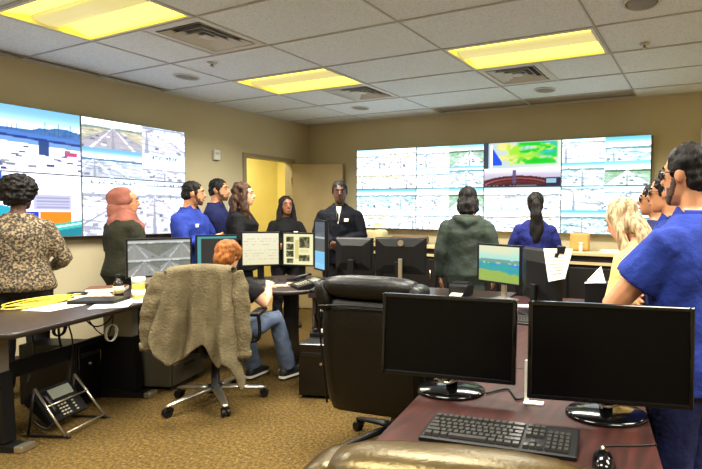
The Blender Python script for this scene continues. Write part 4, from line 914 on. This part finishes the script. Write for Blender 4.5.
def star_base(r, R_=0.32, spin=0.0, metal=M_SILVER, hz=0.11):
    for k in range(5):
        a = spin + 2 * PI * k / 5; T = Matrix.Rotation(a, 4, 'Z')
        l = MB().tube([(0.02, 0, hz), (0.12, 0, hz - .004), (R_ - .02, 0, 0.078), (R_ + .01, 0, 0.072)], [(.034, .020), (.030, .017), (.021, .012), (.014, .008)], 10, M=T, up=(0, 0, 1)).build('leg', metal, r, True)
        c = MB()
        for s_ in (-1, 1): c.lathe([(.027, -.009), (.029, 0), (.027, .009)], 14, T @ Matrix.Translation((R_, s_ * .016, .029)) @ Matrix.Rotation(PI / 2, 4, 'X'))
        c.tube([(R_, 0, .03), (R_, 0, .07)], .010, 8, M=T); c.box((R_ - .008, 0, .047), (.05, .05, .018), 0, T)
        c.build('caster', M_BLACK, l)
    MB().lathe([(.05, hz - .03), (.05, hz + .02), (.028, hz + .03), (.028, .30), (.02, .30), (.02, .43)], 16).build('gas_column', M_BLACK, r, True)
# operator's chair
oc = thing('office_chair', 'office chair with a silver star base under the draped jacket', 'chair', (-3.27, 2.41, 0), D(36))
star_base(oc, 0.33, D(10))
MB().loft(pad(.50, .48, .09, .05), True, Matrix.Translation((0, .02, .46))).build('seat', M_CHFAB, oc, True)
MB().box((0, 0, .415), (.2, .26, .03)).build('seat_plate', M_BLACK, oc)
MB().loft(pad(.47, .09, .56, .07), True, Matrix.Translation((0, -.245, .73)) @ Matrix.Rotation(D(6), 4, 'X')).build('backrest', M_CHFAB, oc, True)
MB().tube(sm([(0, -.05, .41), (0, -.22, .42), (0, -.285, .52), (0, -.295, .66)]), (.035, .012), 10, up=(1, 0, 0)).build('back_bracket', M_BLACK, oc, True)
for k in (1, -1):
    a = MB().tube(sm([(k * .20, .02, .43), (k * .29, .02, .45), (k * .30, .02, .56), (k * .29, .02, .64)]), (.022, .012), 8).build('armrest', M_BLACK, oc, True)
    MB().rbox((k * .29, .04, .655), (.075, .25, .03), .012).build('arm_pad', M_BLACK, a)
# jacket draped over it
def jacket():
    nu, nv = 61, 52; P = np.zeros((nv, nu, 3))
    for iu in range(nu):
        u_ = -1 + 2 * iu / (nu - 1)
        hem = .46 + .09 * math.sin(u_ * 4.2 + .5) - .06 * u_ + (.05 if abs(u_) > .82 else 0) - (.16 * math.exp(-((u_ - .38) / .16) ** 2)) - (.17 * math.exp(-((u_ - .92) / .10) ** 2))
        for iv in range(nv):
            v_ = iv / (nv - 1)
            L1 = .16
            if v_ < L1:                                   # inside, in front of the backrest
                t_ = v_ / L1; y_, z_ = -.175 - .015 * t_, .80 + .215 * t_; drop = 0
            elif v_ < .26:
                t_ = (v_ - L1) / .10; a = PI * t_; y_, z_ = -.252 + .076 * math.cos(a), 1.015 + .035 * math.sin(a); drop = 0
            else:
                t_ = (v_ - .26) / .74; y_ = -.328 - .040 * t_ ; z_ = 1.015 + (hem - 1.015) * t_; drop = t_
            half = .215 + .075 * drop ** .8 - .02 * math.exp(-((v_ - .21) / .05) ** 2)
            fold = (.034 * math.sin(u_ * 9 + 1.2 * drop + .6) + .022 * math.sin(u_ * 17 + 2 + 2.2 * drop) + .02 * math.sin(u_ * 4.2 - 1.0)) * drop ** .7
            x_ = u_ * half + .012 * math.sin(z_ * 14 + u_ * 5) * drop
            if abs(u_) > .86 and drop > 0: y_ += .05 * (abs(u_) - .86) / .14 * (1 - .2 * drop)
            P[iv, iu] = (x_, y_ - fold - .012 * drop, z_ - .02 * u_ * u_)
    vs = P.reshape(-1, 3).tolist(); fs = [(i * nu + j, i * nu + j + 1, (i + 1) * nu + j + 1, (i + 1) * nu + j) for i in range(nv - 1) for j in range(nu - 1)]
    me = bpy.data.meshes.new('jacket'); me.from_pydata(vs, [], fs); me.update()
    o = bpy.data.objects.new('tmp', me); COL.objects.link(o); m = o.modifiers.new('s', 'SOLIDIFY'); m.thickness = .012; m.offset = 1
    m = o.modifiers.new('b', 'SMOOTH'); m.factor = .5; m.iterations = 2
    dg = bpy.context.evaluated_depsgraph_get(); dg.update(); out = bpy.data.meshes.new_from_object(o.evaluated_get(dg)); out.name = 'jacket'; bpy.data.objects.remove(o)
    out.polygons.foreach_set('use_smooth', [True] * len(out.polygons)); return out
C_JKT = cloth('jacket_knit', rgb(112, 101, 76), rgb(92, 82, 60), .5, 70)
jk = thing('jacket', 'khaki grey jacket draped over the back of the operator chair', 'jacket', (-3.27, 2.41, 0), D(36))
link('body', jacket(), C_JKT, jk)
for k, pts in ((-1, [(-.215, -.285, .985), (-.25, -.32, .88), (-.285, -.335, .72), (-.30, -.32, .56), (-.305, -.31, .50)]), (1, [(.215, -.27, .985), (.25, -.30, .88), (.265, -.315, .72), (.275, -.315, .52), (.275, -.315, .42)])):
    q = MB().tube(sm(pts, 3), [(.05, .03)] + [(.058, .032)] * 9 + [(.05, .028)] * 3, 12, up=(0, 1, 0))
    sl = link('sleeve', remesh(q, .010, 2, 'sleeve', (.014, 14, k + 3)), C_JKT, jk)
    e = pts[-1]; MB().tube([(e[0], e[1], e[2] - .015), (e[0], e[1], e[2] + .035)], (.054, .034), 12, up=(0, 1, 0)).build('cuff', C_JKT, sl, True)

def leather_chair(label, loc, yaw, M, top_z, w, group):
    r = thing('leather_chair', label, 'chair', loc, yaw, group)
    star_base(r, .34, .3, M_BLACK)
    MB().loft(pad(w * .92, .52, .14, .06), True, Matrix.Translation((0, .03, .46))).build('seat', M, r, True)
    bh = top_z - .12 - .27
    T = Matrix.Translation((0, -.27, .27 + bh / 2)) @ Matrix.Rotation(D(7), 4, 'X')
    bk = MB().loft(pad(w, .13, bh, .06), True, T).build('backrest', M, r, True)
    MB().tube(sm([(-w / 2 + .035, -.075, -bh / 2 + .08), (-w / 2 + .03, -.078, bh / 2 - .10), (-w / 2 + .09, -.075, bh / 2 - .03), (w / 2 - .09, -.075, bh / 2 - .03), (w / 2 - .03, -.078, bh / 2 - .10), (w / 2 - .035, -.075, -bh / 2 + .08)]), .006, 6, M=T).build('piping', M, bk, True)
    T2 = Matrix.Translation((0, -.305, top_z - .065)) @ Matrix.Rotation(PI / 2, 4, 'Y')
    MB().loft(pad(.13, .15, w * .92, .045, ex=2.4), True, T2).build('head_roll', M, r, True)
    for k in (1, -1):
        MB().loft(pad(.10, .15, .17, .045), True, Matrix.Translation((k * w * .45, -.295, top_z - .12)) @ Matrix.Rotation(k * D(16), 4, 'Y')).build('wing', M, r, True)
        a = MB().tube(sm([(k * w * .42, .18, .47), (k * w * .54, .18, .50), (k * w * .55, .16, .63), (k * w * .54, -.12, .66), (k * w * .47, -.22, .62)]), (.024, .014), 8).build('armrest', M_BLACK, r, True)
        MB().loft(pad(.085, .28, .045, .02), True, Matrix.Translation((k * w * .545, .03, .675))).build('arm_pad', M, a, True)
    return r
leather_chair('big black leather chair seen from behind in the middle of the room', (-1.70, 2.44, 0), D(8), M_LEATH, 1.065, .60, 'high backed leather chairs')
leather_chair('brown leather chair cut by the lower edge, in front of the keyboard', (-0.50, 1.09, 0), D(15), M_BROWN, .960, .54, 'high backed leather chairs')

# ------------------------------------------------------------------ things on the foreground desk
def keyboard(label, x, y, rz, w=.445, d=.15, small=False):
    r = thing('keyboard', label, 'keyboard', (x, y, DZT), rz, 'keyboards')
    MB().loft([[(-w / 2, -d / 2, 0), (w / 2, -d / 2, 0), (w / 2, d / 2, 0), (-w / 2, d / 2, 0)], [(-w / 2, -d / 2, .010), (w / 2, -d / 2, .010), (w / 2, d / 2, .024), (-w / 2, d / 2, .024)], [(-w / 2 + .005, -d / 2 + .005, .013), (w / 2 - .005, -d / 2 + .005, .013), (w / 2 - .005, d / 2 - .005, .027), (-w / 2 + .005, d / 2 - .005, .027)]]).build('case', M_BLACK, r)
    cache = {}
    def key(kx, row, kw):
        ky = -d / 2 + .019 + row * .0195 + (.006 if row == 5 else 0); kz = .013 + (ky + d / 2) / d * .014
        if kw not in cache:
            a, b = kw / 2 - .0012, .0085
            cache[kw] = MB().loft([[(-a, -b, 0), (a, -b, 0), (a, b, 0), (-a, b, 0)], [(-a + .002, -b + .002, .008), (a - .002, -b + .002, .008), (a - .002, b - .002, .009), (-a + .002, b - .002, .009)]]).mesh('key'); cache[kw].materials.append(mat('key_plastic', rgb(44, 43, 40), 0.35))
        link('key', cache[kw], None, r, (kx, ky, kz))
    U_ = .019; x0 = -w / 2 + .012
    rows = {0: [1.25, 1.25, 1.25, 6.25, 1.25, 1.25, 1.25, 1.25], 1: [2.25] + [1] * 10 + [2.75], 2: [1.75] + [1] * 11 + [2.25], 3: [1.5] + [1] * 12 + [1.5], 4: [1] * 13 + [2], 5: [1] * 13 + [2]}
    for rw, ks in rows.items():
        c = x0
        for kk in ks: key(c + kk * U_ / 2, rw, kk * U_); c += kk * U_
    c = x0 + 15.3 * U_
    for rw in (4, 3, 5):
        for q in range(3): key(c + (q + .5) * U_, rw, U_)
    for q in range(3): key(c + (q + .5) * U_, 0, U_)
    key(c + 1.5 * U_, 1, U_)
    c = x0 + 18.6 * U_
    for rw in range(5):
        for q in range(4):
            if w > .43: key(c + (q + .5) * U_ * .9, rw, U_ * .9)
    return r
keyboard('black keyboard lying before the two switched off monitors', -0.545, 1.315, math.atan2(.21, .976) - D(2), .455, .15)
r = thing('mouse', 'glossy black mouse right of the keyboard', 'mouse', (-0.24, 1.30, DZT), D(15))
q = MB().loft([[(math.cos(2 * PI * k / 16) * w_, y_, max(0, math.sin(2 * PI * k / 16)) * h_) for k in range(16)] for y_, w_, h_ in ((-.055, .012, .012), (-.045, .024, .026), (-.015, .031, .037), (.02, .029, .034), (.045, .024, .022), (.055, .012, .010))], True).build('shell', M_GLOSS, r, True)
MB().lathe([(.008, -.004), (.009, 0), (.008, .004)], 12, Matrix.Translation((0, .03, .028)) @ Matrix.Rotation(PI / 2, 4, 'Y')).build('wheel', M_SILVER, r, True)
MB().tube(sm([(0, .052, .008), (.01, .10, .004), (.10, .12, .004), (.16, .14, .004)]), .0025, 6).build('cable', M_BLACK, r, True)
r = thing('document_stand', 'thin white L shaped stand between the two switched off monitors', 'stand', (-.569, 1.625, DZT), D(12))
MB().rbox((-.005, 0, .075), (.016, .004, .15), .002).build('upright', M_WHITE, r); MB().rbox((.022, -.012, .003), (.07, .03, .006), .002).build('foot', M_WHITE, r)
r = tag(MB().tube(sm([(-.73, 1.62, DZT + .006), (-.68, 1.70, DZT + .006), (-.64, 1.66, DZT + .006), (-.60, 1.62, DZT + .006), (-.57, 1.74, DZT + .006), (-.60, 1.9, DZT + .006), (-.7, 2.1, DZT + .006)]), .004, 6).build('cable', M_BLACK, None, True), 'thin black cable curling on the mahogany desk behind the monitors', 'cable')

# ------------------------------------------------------------------ things on and under the console
def sheet(label, x, y, z, w, d, rz, m=M_PAPER, lines=True, group='loose papers', th=.0012, tilt=None):
    r = thing('paper_sheet', label, 'paper', (x, y, z), rz, group)
    if tilt: r.rotation_euler = (tilt[0], tilt[1], rz)
    MB().add([(-w / 2, -d / 2, .0), (w / 2, -d / 2, .0), (w / 2, d / 2, .0), (-w / 2, d / 2, .0), (-w / 2, -d / 2, th), (w / 2, -d / 2, th), (w / 2, d / 2, th + .001), (-w / 2, d / 2, th)], [(3, 2, 1, 0), (4, 5, 6, 7), (0, 1, 5, 4), (1, 2, 6, 5), (2, 3, 7, 6), (3, 0, 4, 7)]).build('sheet', m, r)
    if lines:
        q = MB()
        for k in range(9): q.box((-.01 + .008 * ((k * 5) % 3), d * (.38 - .09 * k), th + .0011), (w * (.62 + .05 * ((k * 7) % 4)), d * .018, .0004))
        q.build('printed_lines', mat('ink_grey', rgb(120, 116, 108), 0.8), r)
    return r
Zt = DZT + .0005
sheet('white paper at the near end of the left console desk, under the yellow cable', -4.02, 1.80, Zt, .22, .30, .3)
sheet('white paper beside the closed laptop on the left console desk', -3.80, 2.02, Zt, .22, .30, .9)
sheet('sheet of paper under the cup on the left console desk', -3.84, 2.26, Zt, .22, .30, .5)
sheet('pale paper by the wall side of the left console desk', -4.42, 2.20, Zt, .22, .30, 1.2)
sheet('cream paper lying beside the bottle on the left console desk', -4.22, 2.10, Zt, .21, .28, .1, mat('cream_paper', rgb(232, 206, 140), .8))
sheet('white paper before the spreadsheet monitor', -3.72, 3.00, Zt, .22, .30, .5)
sheet('paper with pink print in front of the yellow picture monitor', -3.46, 3.34, Zt, .30, .22, .3, mat('pinkish_paper', rgb(232, 200, 180), .8))
r = thing('laptop', 'closed dark laptop on the left console desk', 'laptop', (-3.98, 2.03, DZT), ang + .2)
MB().rbox((0, 0, .010), (.30, .21, .018), .006).build('base', M_BLACK, r); MB().rbox((0, 0, .0225), (.30, .21, .007), .003).build('lid', M_DARKM, r)
r = thing('folder', 'brown folder standing behind the papers on the left console desk', 'folder', (-4.46, 2.33, DZT), ang + .5)
MB().rbox((0, 0, .02), (.26, .19, .035), .004).build('cover', mat('brown_card', rgb(96, 60, 36), .6), r); MB().box((0.004, -.002, .02), (.256, .188, .025)).build('pages', M_PAPER, r)
# coil of yellow cable
def coil(label, x, y, z, a, b, turns, rad, m, rz, name='cable_coil', tail=None):
    pts = []
    for k in range(turns * 20 + 1):
        t_ = 2 * PI * k / 20; f = 1 + .22 * math.sin(t_ * .37 + k * .05)
        pts.append((a * f * math.cos(t_), b * f * math.sin(t_ + .1 * math.sin(t_ * .21)), rad + .004 * (k / 20) + .006 * (1 + math.sin(t_ * .73))))
    if tail: pts += sm([pts[-1]] + tail, 4)
    o = MB().tube(pts, rad, 6).build(name, m, None, True, (x, y, z), rz)
    return tag(o, label, 'cable')
M_YELC = mat('yellow_cable', rgb(232, 206, 70), .45)
coil('loose coil of yellow network cable on the left console desk', -4.24, 1.80, DZT, .23, .085, 5, .0035, M_YELC, math.atan2(uy, ux) + .1, tail=[(.30, .05, .01), (.42, .03, .006)])
coil('small black cable and adapter beside the yellow coil', -4.44, 2.12, DZT, .06, .04, 3, .004, M_BLACK, .4)
# bottle and cup
r = thing('bottle', 'dark bottle with a cream label on the left console desk', 'bottle', (-4.10, 2.22, DZT), 0)
MB().lathe([(.030, 0), (.033, .008), (.033, .095), (.026, .12), (.014, .135), (.013, .155)], 20).build('glass', mat('dark_bottle', rgb(42, 34, 26), .15), r, True)
MB().lathe([(.0338, .03), (.0338, .085)], 20).build('label', mat('cream_label', rgb(232, 216, 160), .6), r, True)
MB().lathe([(.016, .150), (.016, .172), (.012, .175)], 14).build('cap', M_BLACK, r, True)
r = thing('jar', 'clear jar with a yellow green drink on the left console desk', 'jar', (-3.90, 2.25, DZT), 0)
MB().lathe([(.036, 0), (.039, .006), (.042, .10), (.042, .115)], 22).build('liquid', mat('yellow_drink', rgb(196, 184, 84), .12), r, True)
MB().lathe([(.043, .115), (.045, .16), (.043, .16), (.041, .115)], 22).build('rim', mat('clear_plastic', rgb(206, 204, 190), .1), r, True)
MB().lathe([(.0435, .03), (.0435, .07)], 22).build('label', M_PAPER, r, True)
# keyboards and phone of the console
keyboard('black keyboard in front of the spreadsheet monitor on the console', -3.74, 3.22, .75, .43, .15)
def telephone(label, x, y, z, rz, tilt=0.0, big=False, M=None):
    r = thing('telephone', label, 'telephone', (x, y, z), rz, 'desk telephones'); r.rotation_euler = (tilt, 0, rz)
    w, d = (.27, .22)
    MB().loft([[(-w / 2, -d / 2, 0), (w / 2, -d / 2, 0), (w / 2, d / 2, 0), (-w / 2, d / 2, 0)], [(-w / 2, -d / 2, .025), (w / 2, -d / 2, .025), (w / 2, d / 2, .075), (-w / 2, d / 2, .075)]]).build('body', M_BLACK, r)
    T = Matrix.Translation((0, -d / 2, .026)) @ Matrix.Rotation(math.atan2(.05, d), 4, 'X')
    h = MB().tube([(-.10, .03, .035), (-.10, .07, .042), (-.10, .15, .042), (-.10, .19, .035)], [(.024, .012), (.018, .011), (.018, .011), (.024, .012)], 10, M=T).build('handset', M_BLACK, r, True)
    MB().rbox((.035, .17, .004), (.15, .07, .008), .002, 2, T).build('display', mat('lcd_grey', rgb(120, 126, 112), .2), r)
    km = MB().rbox((0, 0, .004), (.014, .011, .008), .002, 1).mesh('key'); km.materials.append(mat('phone_key', rgb(176, 168, 146), .4))
    for i in range(4):
        for j in range(5):
            o = link('key', km, None, r); o.matrix_local = T @ Matrix.Translation((-.03 + .022 * i + (.03 if i == 3 else 0), .02 + .022 * j, .0))
    MB().tube(sm([(-.10, -.10, .03), (-.16, -.12, .01), (-.18, -.05, .008), (-.15, .0, .008)]), .005, 6).build('cord', M_BLACK, r, True)
    return r
telephone('black desk telephone at the rounded right end of the console', -3.24, 3.28, DZT, -.5)
# desk telephone console leaning on a wire stand under the left desk
st = thing('wire_stand', 'black wire stand on the carpet under the left console desk', 'stand', (-3.74, 1.70, 0), ang + PI / 2)
for k in (1, -1):
    MB().tube(sm([(k * .15, -.17, .008), (k * .15, -.05, .010), (k * .15, .12, .012)]), .008, 8).build('foot', M_DARKM, st, True)
    MB().tube([(k * .15, -.14, .012), (k * .14, .06, .30)], .007, 8).build('upright', M_SILVER, st, True)
    MB().tube([(k * .15, .10, .012), (k * .14, .06, .30)], .007, 8).build('brace', M_DARKM, st, True)
MB().tube([(-.15, -.15, .035), (.15, -.15, .035)], .007, 8).build('front_rail', M_SILVER, st, True)
MB().tube([(-.14, -.02, .19), (.14, -.02, .19)], .006, 8).build('cross_rail', M_SILVER, st, True)
tp = telephone('large desk telephone with rows of pale keys leaning on the wire stand', -3.80, 1.675, .135, ang + PI / 2, D(42))
for i, (pts, rad) in enumerate([([(-3.95, 1.62, .64), (-3.94, 1.63, .50), (-3.90, 1.60, .40), (-3.86, 1.56, .30)], .005), ([(-4.02, 1.80, .64), (-4.00, 1.80, .48), (-4.02, 1.86, .36), (-3.98, 1.82, .18)], .007), ([(-4.0, 1.84, .64), (-3.98, 1.86, .5), (-3.96, 1.84, .34), (-3.92, 1.80, .16)], .005),
        ([(-3.98, 1.92, .66), (-3.93, 1.97, .58), (-3.92, 2.05, .60), (-3.96, 2.12, .67)], .005), ([(-4.0, 1.95, .66), (-3.96, 2.0, .54), (-3.94, 2.06, .50), (-3.98, 2.12, .62)], .004)]):
    lb = ['thin black cord hanging under the near end of the console desk', 'thick black cable hanging in the middle under the console desk', 'thin black cable hanging beside the thick one under the desk', 'black cable looping up under the console desk edge', 'lowest black cable loop under the console desk'][i]
    tag(MB().tube(sm(pts), rad, 6).build('hanging_cable', M_BLACK, None, True), lb, 'cable', 'cables hanging under the console')
o = MB().tube([(.05 * math.cos(t_ * 2 * PI / 16), .006 * (t_ / 16), .06 * math.sin(t_ * 2 * PI / 16)) for t_ in range(50)], .0035, 6).build('cable_coil', M_WHITE, None, True, (-3.885, 2.06, .52), ang + PI / 2)
tag(o, 'coil of pale grey cable hanging under the console desk', 'cable')
o = MB().tube([(.045 * math.cos(t_ * 2 * PI / 16), .006 * (t_ / 16), .04 * math.sin(t_ * 2 * PI / 16)) for t_ in range(50)], .0055, 6).build('cable_coil', M_BLACK, None, True, (-3.99, 1.80, .585), ang + PI / 2)
tag(o, 'knot of black cable hanging under the console desk', 'cable')
# clutter on the tower behind the leather chair
r = thing('power_strip', 'power strip with white plugs on the computer tower', 'power strip', (-2.74, 3.00, .42), .4)
MB().rbox((0, 0, .016), (.28, .055, .032), .006).build('housing', M_BLACK, r)
for k in range(4): MB().rbox((-.10 + .065 * k, 0, .045), (.035, .035, .03), .006).build('plug', M_WHITE if k % 2 else M_BLACK, r)
tag(MB().tube(sm([(-2.86, 2.96, .47), (-2.90, 3.02, .58), (-2.94, 3.1, .50), (-2.92, 3.18, .66), (-2.9, 3.25, .70)]), .006, 6).build('hanging_cable', M_BLACK, None, True), 'black cable rising from the computer tower to the middle desk', 'cable', 'cables hanging by the tower')
tag(MB().tube(sm([(-2.80, 2.98, .47), (-2.84, 3.02, .62), (-2.80, 3.08, .56), (-2.82, 3.12, .70)]), .004, 6).build('hanging_cable', M_WHITE, None, True), 'thin white cable rising from the computer tower', 'cable', 'cables hanging by the tower')
telephone('black desk telephone at the left end of the middle desk', -2.86, 3.165, DZT, .15)

# ------------------------------------------------------------------ things in the middle and on the credenza
def dkp(s, t): return dk(s, t)
r = thing('label_printer', 'small dark printer with paper on the middle desk before the hooded jacket', 'printer', (-1.84, 3.56, DZT), .1)
MB().rbox((0, 0, .05), (.17, .16, .10), .02).build('body', M_BLACK, r); MB().rbox((0, .01, .105), (.13, .09, .012), .004).build('lid', M_DARKM, r)
MB().add([(-.05, -.08, .03), (.05, -.08, .03), (.05, -.16, .004), (-.05, -.16, .004), (-.05, -.08, .031), (.05, -.08, .031), (.05, -.16, .005), (-.05, -.16, .005)], [(3, 2, 1, 0), (4, 5, 6, 7), (0, 1, 5, 4), (1, 2, 6, 5), (2, 3, 7, 6), (3, 0, 4, 7)]).build('paper', M_PAPER, r)
sheet('white paper beside the small dark printer', -1.95, 3.36, Zt, .2, .14, .2, lines=False)
sheet('white note at the foot of the landscape monitor', *dk(2.42, .14), Zt, .14, .10, .3, lines=False)
telephone('black desk telephone on the mahogany desk near the blonde woman', *dk(2.05, .62), DZT, .6)
keyboard('black keyboard at the far end of the mahogany desk', *dk(1.85, .30), .0, .43, .15)
# clipped sheet hanging on the turned monitor
r = thing('clipped_sheet', 'white printed sheet held by a black clip on the turned monitor', 'paper', (-.86, 2.985, 1.19), -.42)
A_ = [(-.115, -.010, .0), (.115, .0, .012), (.095, -.045, -.17), (-.02, -.065, -.20)]
MB().add(A_ + [(a, b + .0015, c) for a, b, c in A_], [(3, 2, 1, 0), (4, 5, 6, 7), (0, 1, 5, 4), (1, 2, 6, 5), (2, 3, 7, 6), (3, 0, 4, 7)]).build('sheet', M_PAPER, r)
q = MB()
for k in range(7): q.add([(-.075 + .010 * k, -.020 - .006 * k, -.03 - .021 * k), (.085 - .002 * k, -.014 - .005 * k, -.022 - .019 * k), (.085 - .002 * k, -.0145 - .005 * k, -.026 - .019 * k), (-.075 + .010 * k, -.0205 - .006 * k, -.034 - .021 * k)], [(0, 1, 2, 3)])
q.build('printed_lines', MATS['ink_grey'], r)
MB().rbox((.03, -.006, .0), (.06, .02, .05), .006).build('clip', M_BLACK, r)
r = thing('document_tray', 'black tray holding a tilted white sheet beside the blonde woman', 'tray', (*dk(2.45, .68), DZT), -.5)
MB().rbox((0, 0, .10), (.20, .12, .20), .01).build('tray', M_BLACK, r)
MB().add([(-.09, -.07, .18), (.10, -.07, .205), (-.05, .06, .30), (-.09, -.0685, .18), (.10, -.0685, .205), (-.05, .0615, .30)], [(2, 1, 0), (3, 4, 5), (0, 1, 4, 3), (1, 2, 5, 4), (2, 0, 3, 5)]).build('sheet', M_PAPER, r)
# on the credenza
r = thing('desk_organizer', 'tan rounded box on the credenza under the back video wall', 'box', (-1.30, 5.36, cz), 0)
MB().rbox((0, 0, .10), (.21, .12, .20), .03, 3).build('box', mat('tan_card', rgb(206, 160, 84), .6), r); MB().rbox((0, -.005, .196), (.14, .06, .014), .004).build('opening', mat('tan_dark', rgb(110, 80, 40), .7), r)
r = thing('small_bottle', 'small white bottle in front of the tan box', 'bottle', (-1.26, 5.24, cz), 0)
MB().lathe([(.018, 0), (.020, .004), (.020, .06), (.010, .075), (.010, .09)], 14).build('bottle', M_WHITE, r, True); MB().rbox((0, 0, .095), (.05, .014, .012), .004).build('pump', M_WHITE, r)
r = thing('folded_bag', 'cream folded bag on the left end of the credenza', 'bag', (-4.20, 5.36, cz + .012), .05)
link('cloth', remesh(MB().loft(pad(.60, .26, .15, .06, ex=2.6), True, Matrix.Translation((0, 0, .077))), .012, 2, 'bag', (.02, 9, 2)), cloth('cream_canvas', rgb(214, 196, 148)), r); MB().tube(sm([(-.08, -.13, .08), (-.05, -.17, .04), (.05, -.17, .04), (.08, -.13, .08)]), (.012, .004), 8).build('strap', MATS['cream_canvas'], r, True)
r = thing('brown_case', 'brown flat case with rounded top on the credenza', 'case', (-3.52, 5.36, cz), 0)
MB().loft(pad(.52, .24, .11, .05, ex=3), True, Matrix.Translation((0, 0, .055))).build('case', mat('brown_vinyl', rgb(112, 84, 52), .5), r, True); MB().rbox((0, -.125, .06), (.10, .02, .02), .006).build('handle', M_BLACK, r)
r = thing('paper_stack', 'low stack of white papers on the credenza right of the tan box', 'papers', (-.92, 5.34, cz), .1)
for k in range(3): MB().box((.004 * k, .003 * k, .004 + .008 * k), (.30, .21, .007), .05 * k).build('sheaf', M_PAPER, r)
